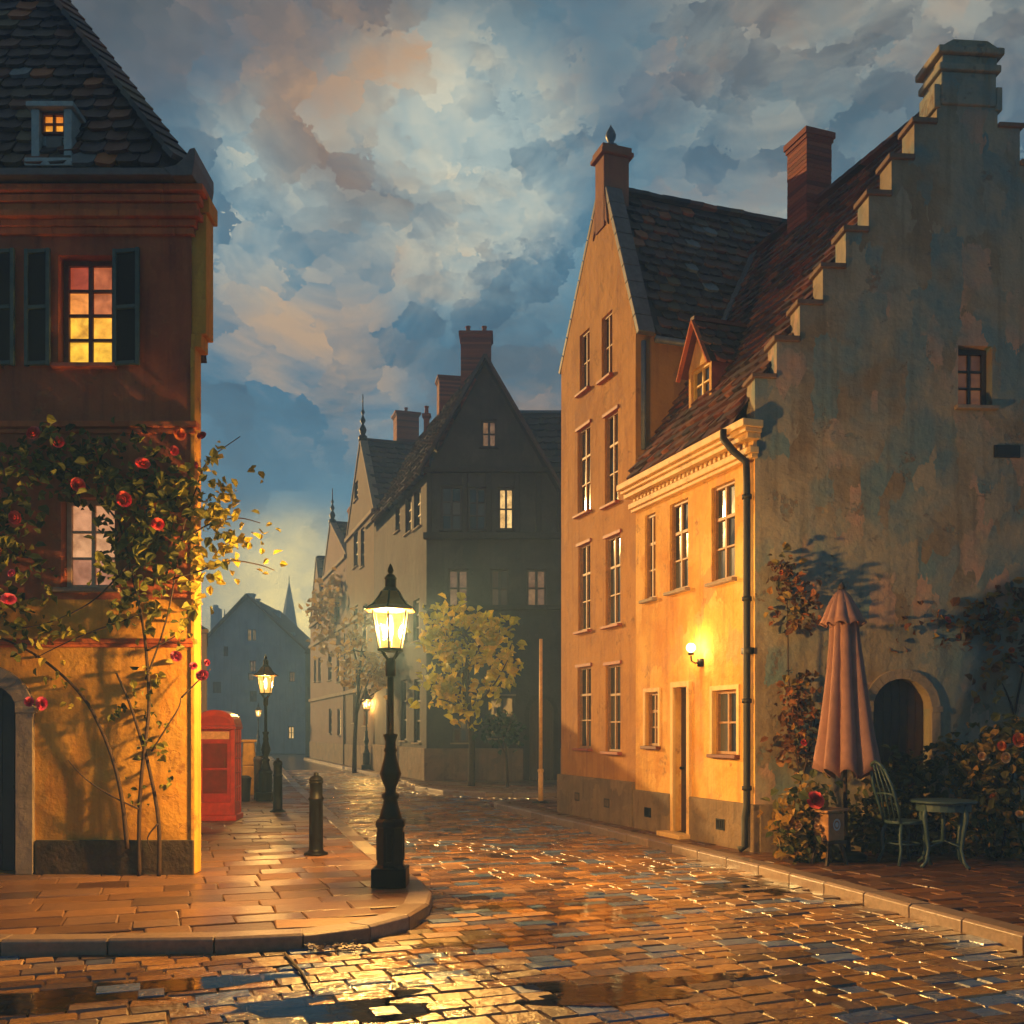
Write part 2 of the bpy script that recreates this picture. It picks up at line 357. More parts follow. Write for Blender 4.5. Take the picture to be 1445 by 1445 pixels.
MT['leaf_yellow'] = leafmat('yellow_autumn_leaf', [(0,(176,176,20)),(.4,(216,206,28)),(.75,(240,214,36)),(1,(250,214,60))])
MT['leaf_gold'] = leafmat('pale_gold_leaf', [(0,(170,140,84)),(.5,(210,178,108)),(1,(232,204,140))])
MT['leaf_dark'] = leafmat('dark_shrub_leaf', [(0,(40,50,34)),(.35,(84,92,52)),(.65,(134,112,54)),(1,(176,132,58))])
MT['leaf_green'] = leafmat('deep_green_leaf', [(0,(18,38,32)),(.5,(32,58,44)),(1,(58,80,48))])
MT['leaf_rust'] = leafmat('rusty_vine_leaf', [(0,(76,54,36)),(.3,(126,82,48)),(.55,(166,100,52)),(.75,(176,140,62)),(.9,(120,112,60)),(1,(90,104,116))])
MT['petal_red'] = attr_mat('red_rose_petal', [(0,(170,26,36)),(.5,(216,54,60)),(1,(236,96,92))], .5, .1)
MT['petal_pink'] = attr_mat('crimson_rose_petal', [(0,(190,34,74)),(.5,(220,62,100)),(1,(238,120,146))], .5, .1)
MT['petal_orange'] = attr_mat('orange_rose_petal', [(0,(196,64,34)),(.5,(220,92,44)),(1,(232,150,80))], .5, .1)
MT['petal_cream'] = attr_mat('cream_rose_petal', [(0,(214,150,84)),(.5,(228,176,112)),(1,(232,196,150))], .5, .1)
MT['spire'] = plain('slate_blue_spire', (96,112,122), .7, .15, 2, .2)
MT['bulb'] = lit('gaslight_mantle', [(0,(255,236,190)),(1,(255,236,190))], 14)
def lantern_glass():
    m = Mat('lantern_glass'); t = m.n('ShaderNodeBsdfTransparent', _Color=(1,.86,.55,1)); e = m.n('ShaderNodeEmission', _Color=(1,.52,.1,1), _Strength=1.5)
    g = m.n('ShaderNodeBsdfGlossy', _Roughness=.1); mx = m.n('ShaderNodeMixShader', _Fac=.45); m2 = m.n('ShaderNodeMixShader', _Fac=.05)
    f = m.noise(m.coord(), 5, 3); r = m.ramp(f, [(.3,(1,.42,.06)),(.7,(1,.62,.18))]); m.l(r, e.inputs['Color'])
    m.l(t.outputs[0], mx.inputs[1]); m.l(e.outputs[0], mx.inputs[2]); m.l(mx.outputs[0], m2.inputs[1]); m.l(g.outputs[0], m2.inputs[2])
    m.l(m2.outputs[0], m.out.inputs['Surface']); return m.m
MT['lantern'] = lantern_glass()

# ---------------------------------------------------------------- camera, light, sky
cam = bpy.data.cameras.new('camera'); co = bpy.data.objects.new('camera', cam); COL.objects.link(co)
co.location = (0, 0, CAMZ); co.rotation_euler = (math.radians(90), 0, 0)
cam.sensor_width = 36; cam.lens = 36*F/1445; cam.shift_y = (HY-722.5)/1445; cam.clip_end = 1000; cam.clip_start = .05
SC.camera = co
SUN_AZ = Vector((-.72, .69, 0)).normalized(); EL = math.radians(12)
sd = SUN_AZ*math.cos(EL) + Vector((0,0,math.sin(EL)))
sl = bpy.data.lights.new('sun', 'SUN'); sl.energy = 5.0; sl.angle = math.radians(.5); sl.color = (1, .57, .18)
so = bpy.data.objects.new('sun', sl); COL.objects.link(so); so.rotation_euler = sd.to_track_quat('Z', 'Y').to_euler(); so.location = (-20, 20, 20)

wd = bpy.data.worlds.new('World'); SC.world = wd; wd.use_nodes = True
class WMat(Mat):
    def __init__(s): s.t = wd.node_tree
w = WMat(); nt = wd.node_tree; bg = nt.nodes['Background']
sky = w.n('ShaderNodeTexSky', sky_type='NISHITA', sun_disc=False, sun_elevation=EL, sun_rotation=math.atan2(SUN_AZ.x, SUN_AZ.y))
gen = w.n('ShaderNodeTexCoord').outputs['Generated']
nrm = w.n('ShaderNodeVectorMath', operation='NORMALIZE'); w.l(gen, nrm.inputs[0]); dv = nrm.outputs[0]
mp = w.n('ShaderNodeMapping'); mp.inputs['Scale'].default_value = (1, 1, 1.5); w.l(dv, mp.inputs['Vector'])
def brush(scale, amt):          # cloud lookup pulled towards cell centres: loose ragged tufts of cloud
    wn = w.n('ShaderNodeTexNoise', _Scale=scale*1.1, _Detail=4, _Roughness=.7); w.l(mp.outputs[0], wn.inputs['Vector'])
    ws = w.n('ShaderNodeVectorMath', operation='MULTIPLY_ADD'); w.l(wn.outputs['Color'], ws.inputs[0]); ws.inputs[1].default_value = (1.1/scale,)*3; w.l(mp.outputs[0], ws.inputs[2])
    vo = w.n('ShaderNodeTexVoronoi', _Scale=scale); w.l(ws.outputs[0], vo.inputs['Vector'])
    mxv = w.n('ShaderNodeMix', data_type='VECTOR'); mxv.inputs[0].default_value = amt
    w.l(mp.outputs[0], mxv.inputs[4]); w.l(vo.outputs['Position'], mxv.inputs[5]); return mxv.outputs[1]
bv = brush(26, .58)
n1 = w.noise(bv, 3.2, 7, .62, .5); n2 = w.noise(bv, 5.5, 6, .65, .8); n3 = w.noise(brush(36, .55), 9, 5, .65, .3)
def blob(px, py, rad, soft):
    d = Vector(((px-CX)/F, 1, (HY-py)/F)).normalized()
    x = w.n('ShaderNodeVectorMath', operation='DISTANCE'); w.l(dv, x.inputs[0]); x.inputs[1].default_value = d
    a = w.n('ShaderNodeMath', operation='ADD'); w.l(x.outputs['Value'], a.inputs[0])
    k = w.n('ShaderNodeMath', operation='MULTIPLY_ADD'); w.l(n1, k.inputs[0]); k.inputs[1].default_value = -.5*rad*2; k.inputs[2].default_value = .5*rad; w.l(k.outputs[0], a.inputs[1])
    m = w.n('ShaderNodeMapRange', interpolation_type='SMOOTHSTEP'); w.l(a.outputs[0], m.inputs['Value'])
    m.inputs['From Min'].default_value = rad*(1-soft); m.inputs['From Max'].default_value = rad*(1+soft); m.inputs['To Min'].default_value = 1; m.inputs['To Max'].default_value = 0
    return m.outputs[0]
def mul(a, b):
    x = w.n('ShaderNodeMath', operation='MULTIPLY')
    for v, i in ((a,0),(b,1)):
        if hasattr(v, 'links'): w.l(v, x.inputs[i])
        else: x.inputs[i].default_value = v
    return x.outputs[0]
K = 6.7
def S(c, k=1.0): 
    a = lin(c); return (a[0]*K*k, a[1]*K*k, a[2]*K*k, 1)
blue = w.ramp(n2, [(.3, S((34,80,106))), (.5, S((54,120,150))), (.7, S((100,158,180)))])
col = w.mix(.08, blue, sky.outputs['Color'])
grey = w.ramp(n3, [(.3, S((86,90,96))), (.48, S((104,112,118))), (.58, S((140,126,118))), (.7, S((196,156,124)))])
cl = w.ramp(n1, [(.52, (0,0,0)), (.66, (.75,)*3)])
col = w.mix(cl, col, grey)
def over(mask, c, col):
    return w.mix(mask, col, c)
topm = w.n('ShaderNodeSeparateXYZ'); w.l(dv, topm.inputs[0])
tm = w.n('ShaderNodeMapRange', interpolation_type='SMOOTHSTEP'); w.l(topm.outputs['Z'], tm.inputs['Value'])
tm.inputs['From Min'].default_value = .43; tm.inputs['From Max'].default_value = .58; tm.inputs['To Max'].default_value = .9
col = over(mul(tm.outputs[0], w.ramp(n1, [(.35,(.5,)*3),(.5,(1,)*3)])), w.ramp(n3, [(.3, S((80,84,88))), (.55, S((112,106,104))), (.75, S((150,128,116)))]), col)
pale = w.ramp(n3, [(.3, S((126,156,166))), (.46, S((186,204,200))), (.58, S((236,232,206))), (.72, S((234,192,148)))])
col = over(mul(blob(650,230,.105,.6), w.ramp(n2, [(.4,(.15,)*3),(.55,(1,)*3)])), pale, col)
col = over(mul(blob(390,290,.07,.7), w.ramp(n2, [(.42,(.1,)*3),(.56,(.85,)*3)])), pale, col)
col = over(mul(blob(1180,150,.16,.6), w.ramp(n2, [(.4,(.15,)*3),(.55,(.9,)*3)])), w.ramp(n3, [(.3, S((138,160,164))), (.5, S((176,176,164))), (.7, S((204,168,132)))]), col)
col = over(mul(blob(560,170,.1,.6), w.ramp(n1, [(.42,(.1,)*3),(.56,(.9,)*3)])), w.ramp(n3, [(.3, S((120,112,108))), (.55, S((160,132,112))), (.75, S((206,164,124)))]), col)
col = over(mul(blob(430,490,.08,.7), w.ramp(n2, [(.46,(0,)*3),(.6,(.8,)*3)])), S((222,180,136)), col)
col = over(mul(blob(405,860,.075,.7), .9), w.ramp(n3, [(.3, S((210,196,150),1.3)), (.6, S((255,222,130),2.1))]), col)
w.l(col, bg.inputs['Color']); bg.inputs['Strength'].default_value = .1

# ---------------------------------------------------------------- ground, road, pavements
SD = Vector((-.2725, 1, 0)).normalized()
mb = MB(); mb.face([(-90,-12,0),(90,-12,0),(90,165,0),(-90,165,0)], .5)
m = Mat('wet_far_road'); v = m.coord(); f = m.noise(v, 3, 5, .65); vo = m.n('ShaderNodeTexVoronoi', _Scale=4.0); m.l(v, vo.inputs['Vector'])
MT['road_far'] = m.done(m.ramp(f, [(.35, lin((70,54,42))), (.65, lin((120,90,60)))]), .22, m.bump(vo.outputs['Distance'], .5, .03))
tag(mb.build('road', MT['road_far']), 'wet stone street running away between the houses', kind='structure')

KL = [(-12,7.75),(-4.05,7.84),(-2.38,7.92),(-1.7,8.08),(-1.2,8.42),(-.92,8.9),(-.8,9.5),(-.82,10.2),(-1.0,11.0),(-1.75,13.4),(-6.25,29.4),(-11.5,49),(-15,62)]
PL = KL + [(-34,62),(-34,7.75)]
KR = [(20,24.6),(1.3,23.9),(.2,23.75),(-.25,23.45),(-.42,23.0),(-.34,22.4),(3.04,12.25),(4.15,8.05),(5.6,2.0)]
PR = KR + [(20,2.0)]
KC = [(-12.6,60),(-6.2,41),(-3.55,32.6),(-2.9,29.6),(-1.9,27.3),(-.7,26.4),(3,26.5),(20,27.3)]
PC = KC + [(20,60)]
def smoothline(pts): return pts
def sett_field(mb, poly_in, polys_out, ang, x0, x1, y0, y1, tw, tl, z, tilt, gap, h):
    """rows of separate stones with chamfered shoulders, each a little out of level"""
    ca, sa = math.cos(ang), math.sin(ang)
    ox, oy = (x0+x1)/2, (y0+y1)/2; half = max(x1-x0, y1-y0)*.75
    b = -half; row = 0
    while b < half:
        ca, sa = math.cos(ang), math.sin(ang); l = tl*R.uniform(.85,1.15); a = -half + R.random()*tw
        while a < half:
            ca, sa = math.cos(ang), math.sin(ang); wdt = tw*R.uniform(.6,1.4); cx, cy = a+wdt/2, b+l/2+R.gauss(0,l*.05)
            X, Y = ox+cx*ca-cy*sa, oy+cx*sa+cy*ca
            ok = x0 < X < x1 and y0 < Y < y1 and (poly_in is None or inpoly(X, Y, poly_in)) and not any(inpoly(X, Y, q) for q in polys_out)
            if ok:
                tx, ty = R.gauss(0, tilt), R.gauss(0, tilt); dz = R.gauss(0, .003); aj = ang+R.gauss(0,.035); ca, sa = math.cos(aj), math.sin(aj)
                top = []; bot = []
                sh = .012
                for (sx, sy) in ((-1,-1),(1,-1),(1,1),(-1,1)):
                    px_, py_ = sx*(wdt/2-gap), sy*(l/2-gap); jx, jy = R.uniform(-.008,.008), R.uniform(-.008,.008)
                    qx, qy = px_-sx*sh+jx, py_-sy*sh+jy
                    zz = z+dz+qx*tx+qy*ty
                    top.append((X+qx*ca-qy*sa, Y+qx*sa+qy*ca, zz))
                    bot.append((X+px_*ca-py_*sa, Y+px_*sa+py_*ca, z-h+px_*tx*.5))
                base = [(p[0],p[1],z-h-.03) for p in bot]
                mb.faces(top+bot+base, [(0,1,2,3),(4,5,1,0),(5,6,2,1),(6,7,3,2),(7,4,0,3),(8,9,5,4),(9,10,6,5),(10,11,7,6),(11,8,4,7)])
            a += wdt
        b += l; row += 1
def shrink(poly, d):
    cx = sum(p[0] for p in poly)/len(poly); cy = sum(p[1] for p in poly)/len(poly); out = []
    n = len(poly)
    for i in range(n):
        a, b, c = Vector((*poly[i-1],0)), Vector((*poly[i],0)), Vector((*poly[(i+1)%n],0))
        d1 = (b-a).normalized(); d2 = (c-b).normalized(); nn = Vector((-(d1.y+d2.y), d1.x+d2.x, 0)).normalized()
        out.append((b.x+nn.x*d, b.y+nn.y*d))
    return out
ang = math.atan2(SD.y, SD.x) - math.pi/2
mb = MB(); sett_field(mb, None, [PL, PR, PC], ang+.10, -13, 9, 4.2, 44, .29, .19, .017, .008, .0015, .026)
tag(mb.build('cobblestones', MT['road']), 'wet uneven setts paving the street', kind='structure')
def water():
    m = Mat('rain_water'); v = m.coord(); g = m.n('ShaderNodeBsdfGlossy', _Roughness=.03); t = m.n('ShaderNodeBsdfTransparent', _Color=(.94,.92,.88,1)); fr = m.n('ShaderNodeFresnel', _IOR=1.4)
    nb = m.bump(m.noise(v, 7, 4, .6), .12, .02); m.l(nb, g.inputs['Normal']); m.l(nb, fr.inputs['Normal'])
    mx = m.n('ShaderNodeMixShader'); m.l(fr.outputs[0], mx.inputs[0]); m.l(t.outputs[0], mx.inputs[1]); m.l(g.outputs[0], mx.inputs[2]); m.l(mx.outputs[0], m.out.inputs['Surface']); return m.m
MT['water'] = water()
for px_, py_, rx, ry in ((650,1325,.75,.4),(800,1285,.9,.55),(880,1395,.85,.32),(470,1425,.8,.28),(150,1405,.9,.34),(560,1148,.6,1.8),(1050,1255,.7,.5)):
    c = gp(px_, py_, .0); mb = MB(); ph = [R.uniform(0,6.28) for _ in range(5)]; ca, sa = math.cos(ang), math.sin(ang); p = []
    for k in range(64):
        t = 2*math.pi*k/64; r = 1+.28*math.sin(2*t+ph[0])+.2*math.sin(3*t+ph[1])+.13*math.sin(5*t+ph[2])+.09*math.sin(9*t+ph[3])+.05*math.sin(14*t+ph[4])
        qx, qy = rx*r*math.cos(t), ry*r*math.sin(t); p.append((c.x+qx*ca-qy*sa, c.y+qx*sa+qy*ca, .0195))
    mb.face(p); tag(mb.build('puddle', MT['water']), 'shallow rain puddle lying on the setts', kind='structure')
def area(poly): return sum(poly[i-1][0]*poly[i][1]-poly[i][0]*poly[i-1][1] for i in range(len(poly)))/2
def pavement(name, poly, kerb, mat, tw, tl, ang, lim, label):
    ccw = area(poly) > 0
    q = poly if ccw else poly[::-1]
    mb = MB(); mb.prism(shrink(q, .1), -.02, .108, .3)
    sett_field(mb, shrink(q, .23), [], ang, *lim, tw, tl, .128, .008, .004, .008)
    tag(mb.build(name, mat), label, kind='structure')
    kb = MB()
    for i in range(len(kerb)-1):
        a, b = Vector((*kerb[i],0)), Vector((*kerb[i+1],0)); L = (b-a).length; n = max(1, round(L/.75)) if L < 30 else 30
        sd_ = Vector((-(b-a).y, (b-a).x, 0)).normalized()*(1 if ccw else -1)
        for k in range(n):
            p0 = a + (b-a)*(k/n); p1 = a + (b-a)*((k+1)/n); d = (p1-p0).normalized()
            p0 = p0 + d*.006; p1 = p1 - d*.006; zt = .14+R.uniform(-.004,.004)
            s1 = sd_*.03; s2 = sd_*.24; up = Vector((0,0,zt)); up2 = Vector((0,0,zt-.02))
            kb.faces([p0, p1, p1+up2, p0+up2, p0+s1+up, p1+s1+up, p1+s2+up, p0+s2+up, p1+s2, p0+s2],
                     [(0,1,2,3),(3,2,5,4),(4,5,6,7),(7,6,8,9),(0,3,4,7,9),(1,8,6,5,2)] if ccw else [(3,2,1,0),(4,5,2,3),(7,6,5,4),(9,8,6,7),(9,7,4,3,0),(2,5,6,8,1)])
    tag(kb.build('kerb', MT['kerb'], bevel=.008), label='stone kerb edging the '+label.split(' ', 1)[1], kind='structure')
pavement('pavement', PL, KL, MT['flag'], .62, .42, ang+.06, (-11,0,7,34), 'flagstone pavement on the lamp side of the street')
pavement('pavement', PR, KR, MT['flag_dark'], .36, .24, ang, (-1,8.5,7,24), 'brick pavement in front of the yellow house')
pavement('pavement', PC, KC, MT['flag'], .6, .4, 0.0, (-6,4,26,40), 'far pavement before the dark gabled house')

# ---------------------------------------------------------------- building kit
def window(par, fr, r, y, ncol, nrow, frame, pane, sill=None, fw=.045, mw=.025, label=None, litcols=None, name='window', depth=.2, lint=None, rail=None, sill_h=.05, sill_out=.09):
    x0, x1, z0, z1 = r
    mb = MB(fr); yb = y+depth
    g = .004
    mb.box(x0+g, x0+fw, yb-.06, yb-.002, z0+g, z1-g); mb.box(x1-fw, x1-g, yb-.06, yb-.002, z0+g, z1-g)
    mb.box(x0+fw, x1-fw, yb-.058, yb-.002, z0+g, z0+fw); mb.box(x0+fw, x1-fw, yb-.058, yb-.002, z1-fw, z1-g)
    xs = [x0+fw+(x1-x0-2*fw)*k/ncol for k in range(ncol+1)]; zs = [z0+fw+(z1-z0-2*fw)*k/nrow for k in range(nrow+1)]
    for k, x in enumerate(xs[1:-1]):
        t = mw*1.5 if (ncol % 2 == 0 and k == ncol//2-1) else mw
        mb.box(x-t/2, x+t/2, yb-.05, yb-.004, z0+fw, z1-fw)
    for k, z in enumerate(zs[1:-1]):
        t = mw*1.7 if rail == k+1 else mw
        mb.box(x0+fw, x1-fw, yb-.046, yb-.006, z-t/2, z+t/2)
    o = mb.build(name, frame, par, bevel=.004)
    if label: o['label'] = label
    pb = MB(fr)
    for i in range(ncol):
        for j in range(nrow):
            c = None if litcols is None else min(1, max(0, litcols[j % len(litcols)] + R.gauss(0,.06)))
            a = R.gauss(0, .004)
            pb.face([(xs[i],yb-.012+a,zs[j]),(xs[i+1],yb-.012-a,zs[j]),(xs[i+1],yb-.012-a*.5,zs[j+1]),(xs[i],yb-.012+a*.5,zs[j+1])], c)
    pb.build('pane', pane, o)
    if sill:
        sb = MB(fr); sb.box(x0-.06, x1+.06, y-sill_out, y+depth-.07, z0-sill_h, z0+.002); sb.build('sill', sill, o, bevel=.008)
    if lint:
        lb = MB(fr); lb.box(x0-.05, x1+.05, y-.035, y+.06, z1-.004, z1+.06); lb.build('lintel', lint, o, bevel=.006)
    return o
def arch_pts(x0, x1, zs, zt, n=14):
    xc = (x0+x1)/2; return [(xc+(x1-x0)/2*math.cos(math.pi*k/n), zs+(zt-zs)*math.sin(math.pi*k/n)) for k in range(n+1)]   # right to left
def arch_door(par, fr, r, zs, y, depth, leaf, sur, jamb=.16, name='door'):
    """arched opening: boarded leaf, stone surround with spandrels filling the square hole"""
    x0, x1, z0, z1 = r
    mb = MB(fr); n = 7
    for k in range(n):
        a = x0+.01+(x1-x0-.02)*k/n; b = x0+.01+(x1-x0-.02)*(k+1)/n; mb.box(a+.004, b-.004, y+depth-.05, y+depth-.002, z0+.01, z1)
    d = mb.build(name, leaf, par)
    hb = MB(fr); hb.tube([(x1-.14,y+depth-.09,z0+1.0),(x1-.14,y+depth-.05,z0+1.0)], .025, 8); hb.build('handle', MT['iron'], d)
    sb = MB(fr); p = arch_pts(x0, x1, zs, z1-.01)
    for k in range(len(p)-1):
        (xa, za), (xb, zb) = p[k], p[k+1]
        sb.faces([(xa,y+.004,za),(xb,y+.004,zb),(xb,y+.004,z1+.001),(xa,y+.004,z1+.001),(xa,y+depth*.8,za),(xb,y+depth*.8,zb)], [(0,3,2,1),(0,1,5,4)], .5)
    po = arch_pts(x0-jamb, x1+jamb, zs, z1+jamb)
    for k in range(len(p)-1):
        a, b, c, e = p[k], p[k+1], po[k+1], po[k]
        g = .003
        sb.faces([(a[0],y-.06,a[1]),(b[0],y-.06,b[1]),(c[0],y-.06,c[1]),(e[0],y-.06,e[1]),(a[0],y+.01,a[1]),(b[0],y+.01,b[1]),(c[0],y+.01,c[1]),(e[0],y+.01,e[1])],
                 [(0,3,2,1),(0,1,5,4),(2,3,7,6),(1,2,6,5),(3,0,4,7)])
    sb.box(x0-jamb, x0, y-.06, y+.01, z0, zs); sb.box(x1, x1+jamb, y-.06, y+.01, z0, zs)
    sb.box(x0-jamb-.03, x0+.0, y-.075, y+.008, zs-.05, zs+.03); sb.box(x1-.0, x1+jamb+.03, y-.075, y+.008, zs-.05, zs+.03)
    sb.build('door_surround', sur, par, bevel=.006)
def chimney(par, c, wx, wy, z0, z1, rot=0, pots=0, mat=None, name='chimney', cap=.07, courses=True, own=True):
    mat = mat or MT['brick']; fr = Fr((c[0], c[1], 0), (math.cos(rot), math.sin(rot)))
    mb = MB(fr); z = z0; i = 0
    ch = .075
    while z < z1-.16:
        e = .006*R.random(); mb.box(-wx/2-e, wx/2+e, -wy/2-e, wy/2+e, z, z+ch-.008 if courses else z1-.16); z += ch if courses else 99
        i += 1
    mb.box(-wx/2+.008, wx/2-.008, -wy/2+.008, wy/2-.008, z0, z1-.1, .1)
    mb.box(-wx/2-cap*.5, wx/2+cap*.5, -wy/2-cap*.5, wy/2+cap*.5, z1-.17, z1-.1); mb.box(-wx/2-cap, wx/2+cap, -wy/2-cap, wy/2+cap, z1-.1, z1)
    o = mb.build(name, mat, par)
    for k in range(pots):
        x = (k-(pots-1)/2)*wx/max(1,pots)*1.1
        pb = MB(fr); pb.lathe([(.09,z1-.01),(.08,z1+.12),(.07,z1+.26),(.09,z1+.28),(.09,z1+.32),(.06,z1+.32)], (x,0,0), 12); pb.build('chimney_pot', mat, o, True)
    return o

# ================================================================ LEFT HOUSE (red-brown upper floors, ochre ground floor)
YL = 11.5; XR = -3.72; XLft = -9.6
BK = at(279, 900, 17.0).x
LH = root('corner_house', (XR, YL, .1), 'red brown corner house with green shutters and steep slate roof', 'house')
FL = Fr((0, YL, 0), (1, 0))
def zl(py): return CAMZ+(HY-py)*YL/F
def xl(px): return (px-CX)*YL/F
z_top, z_s1, z_s2, z_pl = zl(268), zl(601), zl(905), zl(1185)
wU = (xl(82), xl(158), zl(515), zl(360)); wU2 = (xl(-70), xl(-2), zl(515), zl(360)); wM = (xl(86), xl(162), zl(830), zl(702)); wM2 = (xl(-78), xl(-4), zl(830), zl(702))
dr = (xl(-105), xl(25), .13, zl(958))
z_sp = zl(846)
mb = MB(FL); mb.wall([(XLft,z_sp),(XR,z_sp),(XR,z_top),(XLft,z_top)], [wU, wU2, wM, wM2], .2)
# side and back walls of the upper floors
for a, b in (((XR,YL),(BK,17.0)), ((BK,17.0),(-10.6,17.0)), ((-10.6,17.0),(XLft,YL))):
    mb.fr = None; mb.face([(a[0],a[1],z_sp),(b[0],b[1],z_sp),(b[0],b[1],z_top),(a[0],a[1],z_top)], .5)
mb.build('wall', MT['brown'], LH)
mb = MB(FL); mb.wall([(XLft,.05),(XR,.05),(XR,z_sp),(XLft,z_sp)], [dr], .3)
for a, b in (((XR,YL),(BK,17.0)), ((BK,17.0),(-10.6,17.0)), ((-10.6,17.0),(XLft,YL))):
    mb.fr = None; mb.face([(a[0],a[1],.05),(b[0],b[1],.05),(b[0],b[1],z_sp),(a[0],a[1],z_sp)], .5)
mb.build('ground_floor_wall', MT['ochre'], LH)
mb = MB(FL); mb.box(xl(52), XR+.04, -.05, .12, .06, z_pl); mb.fr = None
d = Vector((BK-XR, 17.0-YL, 0)).normalized(); nrm_ = Vector((d.y, -d.x, 0))
a = Vector((XR,YL+.121,.06)); b = Vector((BK,17.0,.06)); 
mb.faces([a+nrm_*.04, b+nrm_*.04, b+nrm_*.04+Vector((0,0,z_pl-.06)), a+nrm_*.04+Vector((0,0,z_pl-.06)), a-nrm_*.05, b-nrm_*.05, b-nrm_*.05+Vector((0,0,z_pl-.06)), a-nrm_*.05+Vector((0,0,z_pl-.06))], [(0,1,2,3),(3,2,6,7)], .4)
mb.build('plinth', MT['plinth_dark'], LH, bevel=.01)
mb = MB(FL)
for z, t, o in ((z_s1, .07, .09), (z_s1-.07, .05, .05), (z_s2, .06, .06), (z_s2-.05, .04, .035)):
    mb.box(XLft, XR+o, -o, .05, z-t/2, z+t/2)
mb.build('string_course', MT['cornice_brown'], LH, bevel=.01)
mb = MB(FL)
for i, (py, o) in enumerate(((272,.20),(284,.15),(294,.11),(304,.14),(314,.08),(324,.05))):
    x = XLft
    while x < XR+o-.02:
        x2 = min(XR+o, x+R.uniform(.5,1.1)); mb.box(x, x2-.004, -o-R.uniform(0,.008), .05, zl(py+9.4), zl(py)); x = x2
mb.build('cornice', MT['cornice_brown'], LH, bevel=.006)
# scrolled bracket and flat pier on the street corner
mb = MB(FL)
mb.box(XR-.005, XR+.17, .02, .30, zl(470), zl(300)); mb.box(XR-.005, XR+.12, .0, .26, zl(490), zl(470.4)); mb.box(XR-.005, XR+.05, -.02, .22, .13, zl(490.4)); mb.box(XR-.005, XR+.21, .0, .34, zl(299.6), zl(276))
mb.build('corner_pier', MT['ochre'], LH, bevel=.012)
mb = MB(FL)
mb.box(XLft-.1, XR+.06, -.32, -.02, zl(268), zl(263)); mb.box(XLft-.1, XR+.1, -.36, -.315, zl(271), zl(261))
pr = [(XR-.2,zl(262)),(XR-.06,zl(258)),(XR+.05,zl(247)),(XR+.10,zl(236)),(XR+.16,zl(234)),(XR+.16,zl(250)),(XR+.13,zl(272)),(XR-.1,zl(273))]
mb.slab(pr[::-1], -.37, .35)
mb.build('gutter', MT['gutter'], LH, bevel=.01)
# hipped roof
E0 = Vector((XR+.02, YL-.3, zl(256))); H1 = Vector((-6.6, 13.35, 12.3)); H2 = Vector((-8.2, 13.35, 12.3)); EL_ = Vector((XLft-.2, YL-.3, zl(256))); EB = Vector((BK+.1, 17.2, zl(256))); H1b = Vector((-6.9,15.2,12.3)); EBl = Vector((-10.8,17.2,zl(256))); H2b = Vector((-8.2,15.2,12.3))
mb = MB()
u = Vector((1,0,0)); vv = (Vector((0, H1.y-E0.y, H1.z-E0.z))).normalized(); Ls = (Vector((0,H1.y-E0.y,H1.z-E0.z))).length
mb.tiles(EL_, u, vv, [(0,0),(E0.x-EL_.x,0),(H1.x-EL_.x,Ls),(H2.x-EL_.x,Ls)], .25, .21, .022)
mb.face([E0,EB,H1b,H1], .2); mb.face([EB,EBl,H2b,H1b], .2); mb.face([EBl,EL_,H2,H2b], .2); mb.face([H1,H1b,H2b,H2], .2)
n = 22
for k in range(n):       # hip cappings
    p = E0+(H1-E0)*((k+.05)/n); q = E0+(H1-E0)*((k+1.12)/n); mb.bar(p+Vector((0,-.01,.05)), q+Vector((0,-.01,.02)), .3, .06)
mb.build('roof', MT['tile_dark'], LH)
# small roof dormer
DY_ = 11.27; x0, x1 = (50-CX)*DY_/F, (97-CX)*DY_/F; zz0, zz1 = CAMZ+(HY-229)*DY_/F, CAMZ+(HY-155)*DY_/F
fd = Fr((0, DY_, 0), (1,0))
mb = MB(fd); mb.box(x0-.04, x0+.05, -.02, 1.2, zz0, zz1); mb.box(x1-.05, x1+.04, -.02, 1.2, zz0, zz1); mb.box(x0-.08, x1+.08, -.07, 1.4, zz1, zz1+.06); mb.box(x0-.08, x1+.08, -.1, .3, zz0-.09, zz0); mb.box(x0+.05,x1-.05,.07,.1,zz0,zz0+.34)
do = mb.build('dormer', MT['roof_window'], LH, bevel=.008)
window(do, fd, (x0+.05, x1-.05, zz0+.34, zz1-.005), -.03, 2, 2, MT['win_brown'], MT['lit_orange'], None, .03, .018, depth=.12, litcols=[0,.7])
do2 = MB(fd); do2.box(x0+.1, x1-.1, .045, .07, zz0+.02, zz0+.32); do2.build('panel', MT['post_grey'], do)
